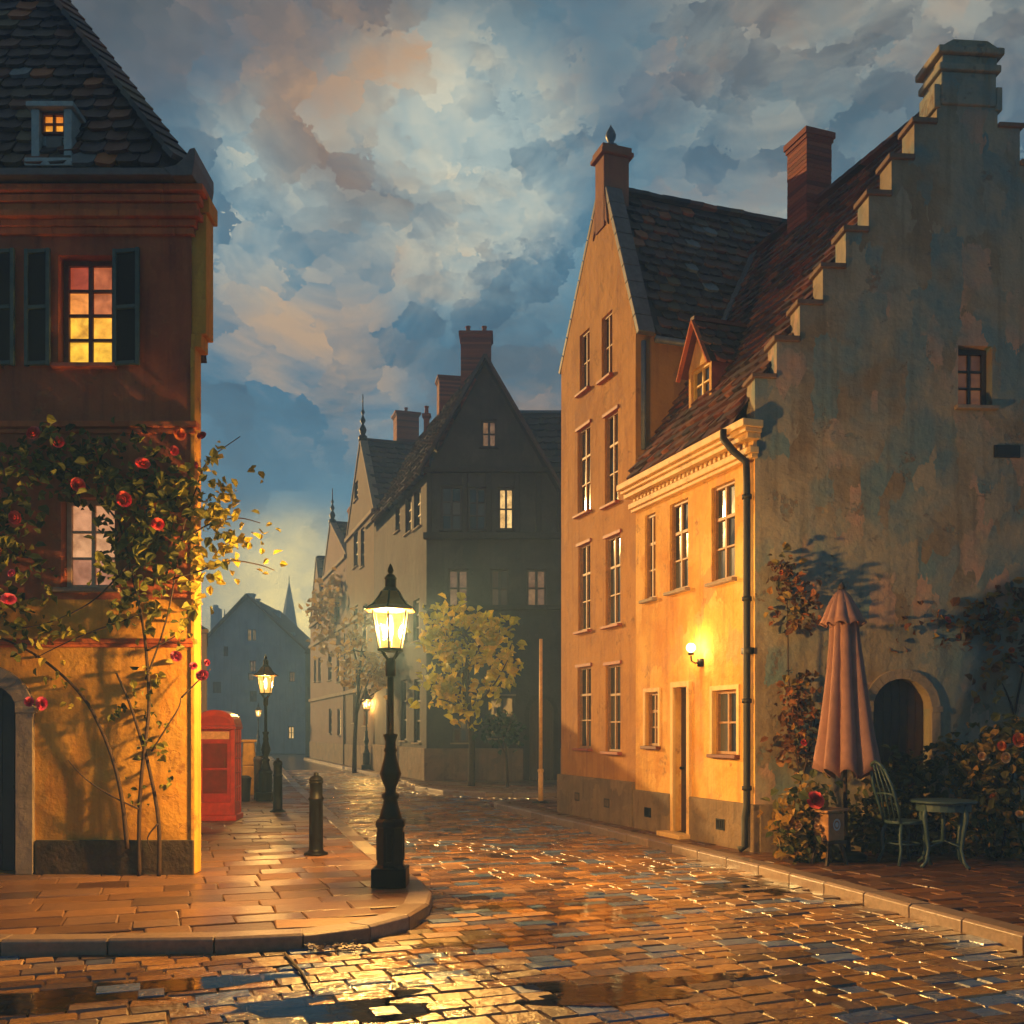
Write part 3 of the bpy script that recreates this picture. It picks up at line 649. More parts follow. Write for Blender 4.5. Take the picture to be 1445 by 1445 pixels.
# windows
window(LH, FL, wU, 0, 2, 4, MT['win_brown'], MT['lit_gold'], MT['sill_red'], .06, .035, label='window lit gold in its lower panes', litcols=[.05,.12,.62,.9])
window(LH, FL, wU2, 0, 2, 4, MT['win_brown'], MT['pane'], MT['sill_red'], .06, .035)
window(LH, FL, wM, 0, 2, 3, MT['win_white'], MT['lit_pink'], MT['sill_stone'], .06, .03, label='softly lit window half hidden by roses', litcols=[.75,.25,.4])
window(LH, FL, wM2, 0, 2, 3, MT['win_white'], MT['pane'], MT['sill_stone'], .06, .03)
def shutter(px0, px1, tilt):
    a, b = xl(px0), xl(px1); z0, z1 = zl(519), zl(355)
    ty = lambda x: -.03 - tilt*(x-a)/(b-a)
    mb = MB(FL); t = .045
    for (p, q) in (((a+.03,z0),(a+.03,z1)), ((b-.03,z0),(b-.03,z1)), ((a+.055,z0+.03),(b-.055,z0+.03)), ((a+.055,z1-.03),(b-.055,z1-.03)), ((a+.055,(z0+z1)/2),(b-.055,(z0+z1)/2))):
        mb.bar((p[0], ty(p[0])-.02, p[1]), (q[0], ty(q[0])-.02, q[1]), t, t, (0,1,0))
    o = mb.build('shutter', MT['shutter_frame'], LH, bevel=.005)
    pb = MB(FL); k = 18
    for zc0, zc1 in ((z0+.06,(z0+z1)/2-.03),((z0+z1)/2+.03,z1-.06)):
        for i in range(k):
            z = zc0+(zc1-zc0)*(i+.5)/k; pb.faces([(a+.05,ty(a)-.03,z-.03),(b-.05,ty(b)-.03,z-.03),(b-.05,ty(b)-.008,z+.028),(a+.05,ty(a)-.008,z+.028)], [(0,1,2,3)])
        pb.face([(a+.04,ty(a)-.004,zc0),(b-.04,ty(b)-.004,zc0),(b-.04,ty(b)-.004,zc1),(a+.04,ty(a)-.004,zc1)])
    pb.build('louvres', MT['shutter'], o)
shutter(37, 76, .03); shutter(161, 202, .05); shutter(-14, 26, .03); shutter(-120,-76,.03)
arch_door(LH, FL, dr, zl(1000), 0, .3, MT['door_black'], MT['stone'], jamb=.2)

# ================================================================ YELLOW HOUSE WITH STEPPED GABLE + OCHRE GABLED HOUSE (one street line)
FD = -.352
def lineX(Y): return 3.33 + FD*(Y-13.6)
def lineY(px): k = (px-CX)/F; return (3.33-FD*13.6)/(k-FD)
Yn, Ym, Yf = 13.6, lineY(897), lineY(792)
exd = Vector((-FD, -1, 0)).normalized()
FS = Fr((lineX(Yf), Yf, 0), exd)             # x=0 at the ochre house's far corner, growing towards the camera; y runs into the houses
XO = (Vector((lineX(Ym),Ym,0))-FS.o).length  # party wall
XN = (Vector((lineX(Yn),Yn,0))-FS.o).length  # street corner of the stepped gable
FG = Fr((3.33, 13.6, 0), (1, .08))
YHS = root('yellow_house', (3.33, 13.6, .1), 'yellow plastered house with black downpipe and tall stepped gable end', 'house')
GX = FG.pix(1365, 300)[0]; ZR = 10.8; ZE = 5.98
YW = {k: FS.rect(*v) for k, v in dict(u1=(910,925,724,846), u2=(945,971,705,829), u3=(1004,1037,686,823), g1=(912,930,977,1053), g2=(1007,1041,974,1065)).items()}
zt = (YW['u1'][3]+YW['u2'][3]+YW['u3'][3])/3; zb = (YW['u1'][2]+YW['u2'][2]+YW['u3'][2])/3
for k in ('u1','u2','u3'): YW[k] = (YW[k][0], YW[k][1], YW[k][2]*.3+zb*.7, YW[k][3]*.3+zt*.7)
dx0, dx1 = FS.pix(953,1060)[0], FS.pix(972,1060)[0]; dzt = FS.pix(962,970)[1]
dh = (dx0, dx1, .2, dzt)
mb = MB(FS); mb.wall([(XO+.003,.05),(XN,.05),(XN,ZE),(XO+.003,ZE)], list(YW.values())+[dh], .12, 0)
# rear and far sides close the body
FGw = GX*2
for p, q in ((FG.p(FGw,0,0), FG.p(FGw,0,0)+(-exd)*(XN-XO)), (FG.p(FGw,0,0)+(-exd)*(XN-XO), FS.p(XO+.003,0,0))):
    mb.fr = None; mb.face([(p.x,p.y,.05),(q.x,q.y,.05),(q.x,q.y,ZE),(p.x,p.y,ZE)], .5)
mb.build('wall', MT['yellow'], YHS)
# gable wall towards the camera, with crow steps
steps = []
n = 8; sw = (GX-.42)/n
for i in range(n): steps.append((-.02+i*sw if i else 0.0, -.02+(i+1)*sw, 6.62+i*.515))
allst = steps + [(-.02+n*sw, 2*GX-(-.02+n*sw), 10.6)] + [(2*GX-b, 2*GX-a, z) for a, b, z in steps[::-1]]
def top(x):
    for a, b, z in allst:
        if a <= x <= b: return z
    return 0
gw = FG.rect(1352,1400,488,574); gd0 = FG.rect(1230,1312,957,1120)
gd = (gd0[0], gd0[1], .13, gd0[3])
mb = MB(FG); mb.wall([(0,.05),(2*GX,.05),(2*GX,11),(0,11)], [gw, gd], .22, 0, keep=lambda x, z: z < top(x), xs=[s_[0] for s_ in allst]+[s_[1] for s_ in allst], zs=[s_[2] for s_ in allst])
for a, b, z in allst: mb.box(a, b, .003, .36, max(5.4, z-1.1), z-.002, .5)
mb.build('gable_wall', MT['gable'], YHS)
for i, (a, b, z) in enumerate(allst):
    if i == n: continue
    e0, e1 = (.05, -.004) if i < n else (-.004, .05)
    mb = MB(FG); mb.box(a-e0, b+e1, -.045, .4, z, z+.07+R.uniform(-.01,.01)); mb.build('step_coping', MT['cope_brown'], YHS, bevel=.012)
cx0, cx1 = FG.pix(1327,130)[0], FG.pix(1404,130)[0]
mb = MB(FG); mb.box(cx0, cx1, -.04, .5, 10.5, 10.95); mb.box(cx0-.05, cx1+.05, -.09, .55, 10.95, 11.05); mb.box(cx0+.0, cx1-.0, -.06, .5, 11.05, 11.17); mb.box(cx0-.08, cx1+.08, -.12, .58, 11.17, 11.27); mb.slab([(cx0-.04,11.27),(cx1+.04,11.27),(cx1-.15,11.38),(cx0+.15,11.38)], -.08, .54)
mb.box(cx0-.1, cx0-.004, -.03, .42, 10.45, 10.78); mb.box(cx1+.004, cx1+.1, -.03, .42, 10.45, 10.78)
mb.build('gable_chimney', MT['gable'], YHS, bevel=.02)
# plinth with cellar vents
zp = FS.pix(985,1125)[1]
mb = MB(FS); mb.box(XO+.01, dx0-.1, -.06, .05, .06, zp); mb.box(dx1+.1, XN+.05, -.06, .05, .06, zp); mb.fr = FG; mb.box(.052, .3, -.06, .05, .06, zp)
pl = mb.build('plinth', MT['plinth'], YHS, bevel=.015)
def vent(par, px, py):
    x, z = FS.pix(px, py); mb = MB(FS); w_, h_ = .11, .08
    mb.box(x-w_,x+w_,-.075,-.061,z+h_-.02,z+h_); mb.box(x-w_,x+w_,-.075,-.061,z-h_,z-h_+.02); mb.box(x-w_,x-w_+.02,-.075,-.061,z-h_+.02,z+h_-.02); mb.box(x+w_-.02,x+w_,-.075,-.061,z-h_+.02,z+h_-.02)
    mb.box(x-w_+.02,x+w_-.02,-.066,-.061,z-h_+.02,z+h_-.02)
    for k in range(3): xx = x-.05+.05*k; mb.box(xx-.006,xx+.006,-.073,-.067,z-h_+.02,z+h_-.02)
    mb.build('cellar_vent', MT['iron'], par)
vent(pl, 919, 1146); vent(pl, 1022, 1163)
# moulded cornice with dentils
mb = MB(FS); zc = ZE
for z0, z1, o in ((zc-.08,zc+.02,.30),(zc-.14,zc-.08,.24),(zc-.22,zc-.14,.19),(zc-.40,zc-.31,.12),(zc-.46,zc-.40,.08),(zc-.31,zc-.22,.045)):
    mb.box(XO+.01-o*.5, XN+o*.6, -o, .02, z0, z1)
x = XO+.1
while x < XN-.05: mb.box(x, x+.07, -.10, -.046, zc-.30, zc-.225); x += .13
mb.build('cornice', MT['trim'], YHS, bevel=.008)
# downpipe
mb = MB(FS); xp = XN-.06
pts = [(xp-.22,-.32,ZE-.02),(xp-.22,-.33,ZE-.14),(xp-.1,-.24,ZE-.34),(xp,-.1,ZE-.5),(xp,-.09,ZE-.8),(xp,-.09,2.5),(xp,-.09,.75),(xp,-.12,.6),(xp,-.12,.2),(xp-.02,-.2,.16)]
mb.tube(pts, .05, 10)
for z in (5.0,3.6,2.2,1.0): mb.lathe([(.07,-.03),(.07,.03)], (xp,-.09,z), 10)
mb.box(xp-.08,xp+.08,-.13,-.02,2.84,2.93)
mb.build('downpipe', MT['pipe'], YHS, True)
# roof
mb = MB(); ryd = (FG.p(GX,.0,0)-FS.o).dot(FS.ey); eo = -.24; sl_ = math.hypot(ryd-eo, ZR-ZE)
o0 = FS.p(0, eo, ZE+.02); vv = (FS.ey*(ryd-eo)+Vector((0,0,ZR-ZE-.02))).normalized()
gxr = (FG.p(GX,.3,0)-FS.o).dot(FS.ex); x_r = (FG.p(0,.3,0)-FS.o).dot(FS.ex)
ZOE = 8.65; XA = (Vector((lineX(lineY(848)),lineY(848),0))-FS.o).length; ZOR = 11.75; so_ = (ZOR-ZOE)/(XO+.06-XA)
mb.tiles(o0, FS.ex, vv, [(XO+.02,0),(x_r,0),(gxr,sl_),(XA+.35,sl_),(XO+.02,sl_*.5)], .24, .21, .024, 1.2)
far = FG.p(FGw, .3, ZE); ridge_n = FS.p(gxr, ryd, ZR); ridge_f = FS.p(XA+.35, ryd, ZR)
mb.face([ridge_n, ridge_f, FG.p(FGw,0,ZE)+(-exd)*(XN-XO)+Vector((0,0,0)), far], .3)
for k in range(20):
    a = ridge_n+(ridge_f-ridge_n)*(k/20); b = ridge_n+(ridge_f-ridge_n)*((k+1.1)/20); mb.bar(a+Vector((0,0,.06)), b+Vector((0,0,.05)), .2, .06)
mb.build('roof', MT['tile_red'], YHS)
mb = MB(FS)   # lead valley against the ochre house
def yroof(z): return eo+(z-ZE)/(ZR-ZE)*(ryd-eo)
v0 = (XO+.05, yroof(ZOE)-.02, ZOE+.07); xv = XO+.06-(ZR-ZOE)/so_; v1 = (xv, ryd-.02, ZR+.07)
mb.bar(v0, v1, .42, .03, (0,-1,.6)); mb.build('valley_flashing', MT['lead'], YHS)
rc = FS.p(gxr,ryd,0)
tt = 3.3; c = rc + (-exd)*tt
chimney(YHS, (c.x,c.y), .5, .55, 10.5, 12.05, math.atan2(exd.y,exd.x)+math.pi/2, 0, cap=.05)
# dormer: front faces the street
yd = .42
dxa, dza = FS.pix(972, 594, yd); dxb = FS.pix(1004, 560, yd)[0]; dze = FS.pix(985,516,yd)[1]; dzr = FS.pix(985,457,yd)[1]
fdm = Fr(FS.p(0,yd,0), FS.ex); dxc = (dxa+dxb)/2
mb = MB(fdm); 
mb.wall([(dxa,dza-.25),(dxb,dza-.25),(dxb,dze),(dxc,dzr-.06),(dxa,dze)], [(dxa+.07,dxb-.07,dza,dze-.02)], .1)
do = mb.build('dormer', MT['yellow'], YHS)
mb = MB(fdm); mb.face([(dxb,.002,dza-.3),(dxb,2.2,dza-.3),(dxb,2.2,dze),(dxb,.002,dze)]); mb.build('dormer_cheek', plain('dormer_boards', (122,52,34), .65, .35, 8, .3), do)
mb = MB(fdm); mb.face([(dxa,.002,dza-.3),(dxa,2.2,dza-.3),(dxa,2.2,dze),(dxa,.002,dze)]); mb.build('dormer_cheek', MT['tile_red'], do)
window(do, fdm, (dxa+.07,dxb-.07,dza,dze-.02), 0, 2, 3, MT['win_dormer'], MT['pane'], MT['win_dormer'], .05, .03, depth=.1, sill_out=.06)
mb = MB(); hw = (dxb-dxa)/2+.12; rise = dzr-dze+.02; Ld = 2.4
a = fdm.p(dxb+.1,-.12,dze-.1); mb.tiles(a, fdm.ey, fdm.p(dxc,0,dzr)-fdm.p(dxb+.1,0,dze-.1), [(0,0),(Ld,0),(Ld,math.hypot(hw,dzr-dze+.1)),(0,math.hypot(hw,dzr-dze+.1))], .2, .18, .02)
mb.face([fdm.p(dxa-.1,-.12,dze-.1),fdm.p(dxa-.1,Ld,dze-.1),fdm.p(dxc,Ld,dzr),fdm.p(dxc,-.12,dzr)],.4)
mb.bar(fdm.p(dxc,-.14,dzr+.04), fdm.p(dxc,Ld,dzr+.04), .12, .06)
mb.build('dormer_roof', MT['tile_red'], do)
mb = MB(fdm)
mb.bar((dxb+.13,-.13,dze-.14),(dxc,-.13,dzr+.01),.03,.07,(0,1,0)); mb.bar((dxa-.13,-.13,dze-.14),(dxc,-.13,dzr+.01),.03,.07,(0,1,0))
mb.build('bargeboard', MT['cornice_brown'], do)
# windows and door
for k, (nc, nr) in dict(u1=(2,3), u2=(2,3), u3=(2,3), g1=(2,3), g2=(2,2)).items():
    window(YHS, FS, YW[k], 0, nc, nr, MT['win_tan'], MT['pane'], MT['sill_stone'] if k[0]=='u' else MT['win_brown'], .05, .03, depth=.1, rail=2)
for k in ('g1','g2'):
    r = YW[k]; mb = MB(FS); t = .07; mb.box(r[0]-t,r[0]-.002,-.03,.01,r[2]+.004,r[3]+t); mb.box(r[1]+.002,r[1]+t,-.03,.01,r[2]+.004,r[3]+t); mb.box(r[0]-.002,r[1]+.002,-.03,.01,r[3]+.002,r[3]+t)
    mb.build('window_surround', MT['trim'], YHS, bevel=.006)
mb = MB(FS); t = .09
mb.box(dx0-t,dx0,-.05,.02,.13,dzt+t); mb.box(dx1,dx1+t,-.05,.02,.13,dzt+t); mb.box(dx0-.002,dx1+.002,-.052,.02,dzt,dzt+t); mb.box(dx0-.15,dx1+.15,-.26,.1,.128,.2)
mb.build('door_surround', MT['trim'], YHS, bevel=.008)
mb = MB(FS); mb.box(dx0+.004,dx1-.004,.10,.15,.2,dzt-.004)
for z0, z1 in ((.35,.95),(1.05,1.75),(1.85,dzt-.15)): mb.box(dx0+.08,dx1-.08,.085,.10,z0,z1)
d = mb.build('door', MT['door'], YHS, bevel=.008)
mb = MB(FS); mb.tube([(dx0+.1,.10,1.2),(dx0+.1,.03,1.2)], .025, 8); mb.build('handle', MT['iron'], d)
# gable window, arched door, slot
window(YHS, FG, gw, 0, 2, 3, MT['win_dark'], lit('amber_lit_pane', [(0,(180,112,60)),(1,(120,72,42))], .3), MT['sill_stone'], .07, .03, depth=.2, label='small gable window with a dim amber glow', litcols=[.5,.8,.9])
arch_door(YHS, FG, gd, FG.pix(1270,1000)[1], 0, .22, MT['door'], MT['stone'], jamb=.13)
r = FG.rect(1402,1438,629,646); mb = MB(FG); mb.box(r[0],r[1],-.03,.01,r[2],r[3]); mb.box(r[0]+.03,r[1]-.03,-.035,-.03,r[2]+.03,r[3]-.03); mb.build('wall_vent', MT['pipe'], YHS)
# wall lamp
lx, lz = FS.pix(975, 914, -.19)
WL = root('wall_lamp', FS.p(lx, 0, lz-.15), 'glowing globe wall lamp above the yellow house door', 'lamp')
mb = MB(FS); mb.lathe([(.06,-.06),(.06,.06)], (lx,-.02,lz-.22), 10); mb.tube([(lx,-.01,lz-.22),(lx,-.12,lz-.23),(lx,-.18,lz-.2),(lx,-.19,lz-.12)], .012, 8); mb.lathe([(.04,-.11),(.048,-.085),(.035,-.07)], (lx,-.19,lz), 12)
mb.build('bracket', MT['iron'], WL, True)
mb = MB(FS); mb.lathe([(.07*math.sin(math.pi*k/10)+.001, -.07*math.cos(math.pi*k/10)) for k in range(11)], (lx,-.19,lz), 16)
def globe():
    m = Mat('globe_glass'); e = m.n('ShaderNodeEmission', _Color=(1,.7,.32,1), _Strength=9); t = m.n('ShaderNodeBsdfTransparent'); mx = m.n('ShaderNodeMixShader', _Fac=.5)
    m.l(t.outputs[0], mx.inputs[1]); m.l(e.outputs[0], mx.inputs[2]); m.l(mx.outputs[0], m.out.inputs['Surface']); return m.m
mb.build('globe', globe(), WL, True)
def plight(name, loc, energy, rad, col, par=None):
    l = bpy.data.lights.new(name, 'POINT'); l.energy = energy; l.shadow_soft_size = rad; l.color = col
    o = bpy.data.objects.new(name, l); COL.objects.link(o); o.location = loc
    if par is not None: o.parent = par
    return o
plight('wall_lamp_light', FS.p(lx,-.19,lz), 55, .06, (1,.55,.18))

# ---- ochre house
OH = root('gabled_house', FS.p(XO/2, .0, .1), 'narrow tall ochre house with gable chimney and slate roof', 'house')
OW = [FS.rect(*v) for v in ((818,832,468,552),(849,864,443,533),(815,833,603,724),(853.5,872,583,711),(816,833,768,890),(854.5,875.5,756,882),(815,834,941,1056),(854.5,875.5,938,1061))]
zfe, zne = 9.15, ZOE
def eav(k): return None
outl = [(0,.05),(XO,.05),(XO,zne),(XA+.36,ZOR-.55),(XA+.2,ZOR),(XA-.2,ZOR),(0,zfe)]
hull = [(0,.05),(XO,.05),(XO,zne),(XA+.2,ZOR),(XA-.2,ZOR),(0,zfe)]
mb = MB(FS); mb.wall(hull, OW, .12)
BD = 5.6
mb.face([(XO,0,.05),(XO,BD,.05),(XO,BD,zne),(XO,0,zne)], .5); mb.face([(0,0,.05),(0,BD,.05),(0,BD,zfe),(0,0,zfe)], .5); mb.face([(x_,BD,z_) for x_, z_ in hull], .5)
mb.build('wall', MT['orange'], OH)
zpo = FS.pix(845,1098)[1]
mb = MB(FS); mb.box(-.03, XO-.02, -.07, .05, .06, zpo); mb.box(-.07,-.032,-.07,1.5,.06,zpo)
pl = mb.build('plinth', MT['plinth'], OH, bevel=.015); 
fs_save = None
vent(pl, 819, 1124); vent(pl, 861, 1133)
for i, r in enumerate(OW):
    window(OH, FS, r, 0, 2, 3 if i > 1 else 2, MT['win_tan'], MT['pane'], MT['sill_red'], .045, .028, depth=.1, lint=MT['sill_red'] if i > 1 else None, rail=2)
slate_cope = plain('dark_slate_coping', (92,88,88), .6, .3, 9, .4)
for (xa, za, xb, zb_) in ((XO+.1,zne-.06,XA+.19,ZOR+.0),(-.1,zfe-.06,XA-.19,ZOR+.0)):
    mb = MB(FS); n = 9
    for k in range(n):
        t0, t1 = k/n, (k+1)/n-.004
        p = Vector((xa+(xb-xa)*t0,.15,za+(zb_-za)*t0)); q = Vector((xa+(xb-xa)*t1,.15,za+(zb_-za)*t1)); mb.bar(p,q,.10,.32,(0,1,0))
    mb.build('gable_coping', slate_cope, OH, bevel=.01)
mb = MB(); y0 = .35
e_n = FS.p(XO+.12, y0, zne-.1); vv = FS.p(XA,y0,ZOR+.05)-e_n; Ls = vv.length
mb.tiles(e_n, FS.ey, vv, [(0,0),(BD-y0,0),(BD-y0,Ls),(0,Ls)], .25, .22, .026, 1.2)
e_f = FS.p(-.12, y0, zfe-.1); vf = FS.p(XA,y0,ZOR+.05)-e_f
mb.face([e_f, e_f+FS.ey*(BD-y0), e_f+FS.ey*(BD-y0)+vf, e_f+vf], .3)
for k in range(18):
    a = FS.p(XA, y0+(BD-y0)*k/18, ZOR+.1); b = FS.p(XA, y0+(BD-y0)*(k+1.05)/18, ZOR+.1+R.uniform(-.015,.02)); mb.bar(a, b, .22, .07)
mb.build('roof', MT['tile_dark'], OH)
mb = MB(FS); mb.tube([(XO+.16,.3,zne-.16),(XO+.16,BD,zne-.16)], .06, 8); mb.tube([(XO+.1,.1,zne-.2),(XO+.1,.1,6.6)], .045, 8); mb.build('gutter', MT['lead'], OH, True)
# gable chimney with finial
mb = MB(FS); mb.box(XA-.2,XA+.2,-.03,.48,ZOR-.7,ZOR+.62); mb.box(XA-.27,XA+.27,-.10,.55,ZOR+.62,ZOR+.7); mb.box(XA-.24,XA+.24,-.07,.52,ZOR+.7,ZOR+.8)
mb.slab([(XA+.2,ZOR-.6),(XA+.34,ZOR-.75),(XA+.26,ZOR-.3),(XA+.2,ZOR-.0)],-.025,.4)
mb.slab([(XA-.2,ZOR-.0),(XA-.26,ZOR-.3),(XA-.34,ZOR-.75),(XA-.2,ZOR-.6)],-.025,.4)
chm = mb.build('gable_chimney', plaster('sooty_chimney_render', [(128,76,48),(144,88,58),(152,98,68)], .6, stain=(70,44,30), seed=141), OH, bevel=.015)
mb = MB(FS); mb.lathe([(.16,0),(.13,.1),(.07,.14),(.05,.17),(.09,.24),(.1,.3),(.07,.38),(.02,.46),(.005,.5)], (XA,.2,ZOR+.8), 14); mb.build('finial', MT['lead'], chm, True)

# ================================================================ DARK GABLED HOUSE at the bend and the row behind it
RD = -.3375
def rX(Y): return -2.82 + RD*(Y-32.7)
def rY(px): k = (px-CX)/F; return (-2.82-RD*32.7)/(k-RD)
rex = Vector((-RD,-1,0)).normalized()
Y1, Y2, Y3, Y4 = rY(528), rY(489), rY(456), rY(438)
FC = Fr((0,32.7,0),(1,0))
def xc(px, Y=32.7): return (px-CX)*Y/F
def zc_(py, Y=32.7): return CAMZ+(HY-py)*Y/F
DH = root('dark_gabled_house', (-.5,32.7,.1), 'sooty dark house with steep gable and lit upper windows behind the trees', 'house')
xa, xb = -2.82, xc(796); xap = xc(685); zel, zer, zap = zc_(668), zc_(712), zc_(512)
cw = [(632,661,803,856),(692,718,803,856),(743,771,803,856)]
holes = {('f',i): (xc(a),xc(b),zc_(d_),zc_(c_)) for i,(a,b,c_,d_) in enumerate(cw)}
holes['lit'] = (xc(702),xc(726),zc_(748),zc_(687)); holes['d1'] = (xc(622),xc(652),zc_(748),zc_(685)); holes['d2'] = (xc(660),xc(686),zc_(748),zc_(687)); holes['gab'] = (xc(679),xc(701),zc_(631),zc_(592))
holes['g1'] = (xc(690),xc(726),zc_(1042),zc_(982)); holes['g2'] = (xc(638),xc(660),zc_(1048),zc_(1010))
dd = (xc(747),xc(782),.13,zc_(985))
mb = MB(FC); mb.wall([(xa,.05),(xb,.05),(xb,zer),(xap,zap),(xa,zel)], list(holes.values())+[dd], .16)
Cb = Vector((rX(Y1),Y1,0)); Bb = Cb+Vector((xb-xa,0,0))
FRw = Fr((rX(Y1),Y1,0), rex); L1 = (Vector((-2.82,32.7,0))-FRw.o).length
sw_ = [FRw.rect(*v) for v in ((566,574,960,1045),(584,594,958,1048),(566,575,850,905),(583,592,846,905),(572,581,700,752),(545,552,862,905),(545,552,965,1040),(584,594,690,745),(558,564,710,750))]
mb.fr = FRw; mb.wall([(0,.05),(L1,.05),(L1,zel),(0,zel)], sw_, .16)
mb.fr = None
for p, q, za, zb_ in ((Vector((xb,32.7,0)),Bb,zer,zer),(Bb,Cb,zer,zel)): mb.face([(p.x,p.y,.05),(q.x,q.y,.05),(q.x,q.y,zb_),(p.x,p.y,za)],.5)
mb.build('wall', MT['dark'], DH)
mb = MB(FC); zpd = zc_(1056); mb.box(xa-.05, dd[0]-.2, -.08, .04, .06, zpd); mb.box(dd[1]+.2, xb, -.08,.04,.06,zpd); mb.fr = FRw; mb.box(0,L1-.0,-.08,.04,.06,zpd+.002); mb.build('plinth', MT['plinth'], DH, bevel=.02)
mb = MB(FC)
for py, t, o in ((664,.16,.16),(757,.2,.22),(858,.16,.18)): mb.box(xa-.1, xb, -o, .05, zc_(py)-t/2, zc_(py)+t/2)
for px_ in (606,656,690,730,760,790): mb.box(xc(px_)-.09, xc(px_)+.09, -.10, .04, zc_(755), zc_(668))
mb.build('timber_beams', MT['timber_dark'], DH, bevel=.02)
mb = MB(); d1 = Vector((RD,1,0)).normalized(); LD = (Y1-32.7)*math.hypot(RD,1)
A0 = Vector((xap,32.4,zap+.06)); e0 = Vector((xa-.25,32.4,zel-.15)); e1 = Vector((xb+.25,32.4,zer-.15))
vv = A0-e0; vv = vv - d1*vv.dot(d1); s0 = (A0-e0).dot(d1); Ls = vv.length
mb.tiles(e0, d1, vv, [(0,0),(LD+.3,0),(LD+.3+s0,Ls),(s0,Ls)], .42, .36, .04)
mb.face([e1, A0, A0+d1*LD, e1+d1*LD], .3)
mb.bar(e0+Vector((0,-.06,.03)), A0+Vector((0,-.06,.05)), .1, .22, (0,1,0)) ; mb.bar(e1+Vector((0,-.06,.03)), A0+Vector((0,-.061,.05)), .1, .22, (0,1,0))
mb.build('roof', MT['tile_far'], DH)
for k in range(3): window(DH, FC, holes[('f',k)], 0, 2, 2, MT['win_dark'], MT['lit_dim'] if k != 1 else MT['pane_mid'], MT['timber_dark'], .07, .06, depth=.15)
window(DH, FC, holes['lit'], 0, 2, 2, MT['win_dark'], MT['lit_pale'], MT['timber_dark'], .09, .05, depth=.15, label='tall window glowing bright yellow')
for k in ('d1','d2'): window(DH, FC, holes[k], 0, 2, 3, MT['win_dark'], MT['pane'], MT['timber_dark'], .07, .05, depth=.15)
window(DH, FC, holes['gab'], 0, 2, 2, MT['win_dark'], MT['lit_dim'], MT['timber_dark'], .07, .05, depth=.15)
window(DH, FC, holes['g1'], 0, 2, 2, MT['win_dark'], MT['pane_mid'], MT['stone'], .08, .06, depth=.15, lint=MT['stone']); window(DH, FC, holes['g2'], 0, 2, 2, MT['win_dark'], MT['pane'], MT['stone'], .07, .05, depth=.15)
for r in sw_: window(DH, FRw, r, 0, 2, 3, MT['win_dark'], MT['pane'], MT['stone'], .07, .05, depth=.15)
arch_door(DH, FC, dd, zc_(1008), 0, .16, MT['door'], MT['timber_dark'], jamb=.14)
q = at(672,520,34.2); chimney(DH, (q.x,q.y), 1.02, .8, 12.4, zc_(474,34.2), 0, 2)
q = at(634,550,37.5); chimney(DH, (q.x,q.y), .85, .7, 11.6, zc_(535,37.5), .2, 0)
q = at(602,600,39); chimney(DH, (q.x,q.y), .2, .2, 9.5, zc_(585,39), 0, 1, courses=False)

def row_house(name, label, Ya, Yb, ze, zr, matw, depth, wins, roofm, fin=0, group=None, apexf=.5, fin_h=1.6):
    """gable-fronted house in the far row, front on the street line; Ya near, Yb far"""
    o = Vector((rX(Yb),Yb,0)); fr = Fr(o, rex); L = (Vector((rX(Ya),Ya,0))-o).length
    ro = root(name, fr.p(L/2,0,.1), label, 'house', group)
    xm = L*apexf
    hs = [fr.rect(*v) for v in wins]; hs = [(max(.2,h[0]),min(L-.2,h[1]),h[2],h[3]) for h in hs]
    mb = MB(fr); out = [(0.004,.05),(L-.004,.05),(L-.004,ze),(xm,zr),(0.004,ze)]
    mb.wall(out, hs, .16)
    mb.face([(L-.004,0,.05),(L-.004,depth,.05),(L-.004,depth,ze),(L-.004,0,ze)],.5); mb.face([(0.004,0,.05),(0.004,depth,.05),(0.004,depth,ze),(0.004,0,ze)],.5); mb.face([(a,depth,b) for a,b in out],.5)
    mb.build('wall', matw, ro)
    mb = MB(fr); mb.box(.01,L-.01,-.07,.03,.06,1.1); mb.build('plinth', MT['plinth'], ro)
    mb = MB()
    for sx, xe in ((1, L+.1),(-1,-.1)):
        e = fr.p(xe,.1,ze-.12); v_ = fr.p(xm,.1,zr+.03)-e
        if sx > 0: mb.tiles(e, fr.ey, v_, [(0,0),(depth,0),(depth,v_.length),(0,v_.length)], .45, .38, .04)
        else: mb.face([e, e+fr.ey*depth, e+fr.ey*depth+v_, e+v_], .3)
    mb.bar(fr.p(xm,.0,zr+.08), fr.p(xm,depth,zr+.08), .25, .1)
    mb.build('roof', roofm, ro)
    mb = MB(fr); mb.bar((L+.02,.12,ze-.05),(xm,.12,zr+.06),.12,.34,(0,1,0)); mb.bar((-.02,.12,ze-.05),(xm,.12,zr+.06),.12,.34,(0,1,0)); mb.build('gable_coping', MT['stone'], ro)
    for wi, h in enumerate(hs): window(ro, fr, h, 0, 2, 3, MT['win_dark'], MT['lit_pale'] if wi in (3, 5) else MT['pane'], MT['stone'], .08, .06, depth=.15)
    for z_ in (3.6, 6.9, ze-.1):
        if z_ < ze: mb = MB(fr); mb.box(.02, L-.02, -.12, .03, z_-.09, z_+.09); mb.build('string_course', MT['stone'], ro, bevel=.02)
    if fin:
        mb = MB(fr); k = fin_h; mb.lathe([(.2,0),(.2,.1*k),(.1,.14*k),(.17,.24*k),(.1,.32*k),(.05,.36*k),(.13,.44*k),(.05,.52*k),(.03,.56*k),(.09,.62*k),(.03,.68*k),(.02,k)], (xm,.1,zr), 10)
        mb.bar((xm-.15,.1,zr+k*.86),(xm+.12,.1,zr+k*.92),.02,.08); mb.build('finial', MT['iron'], ro, True)
    return ro, fr, L
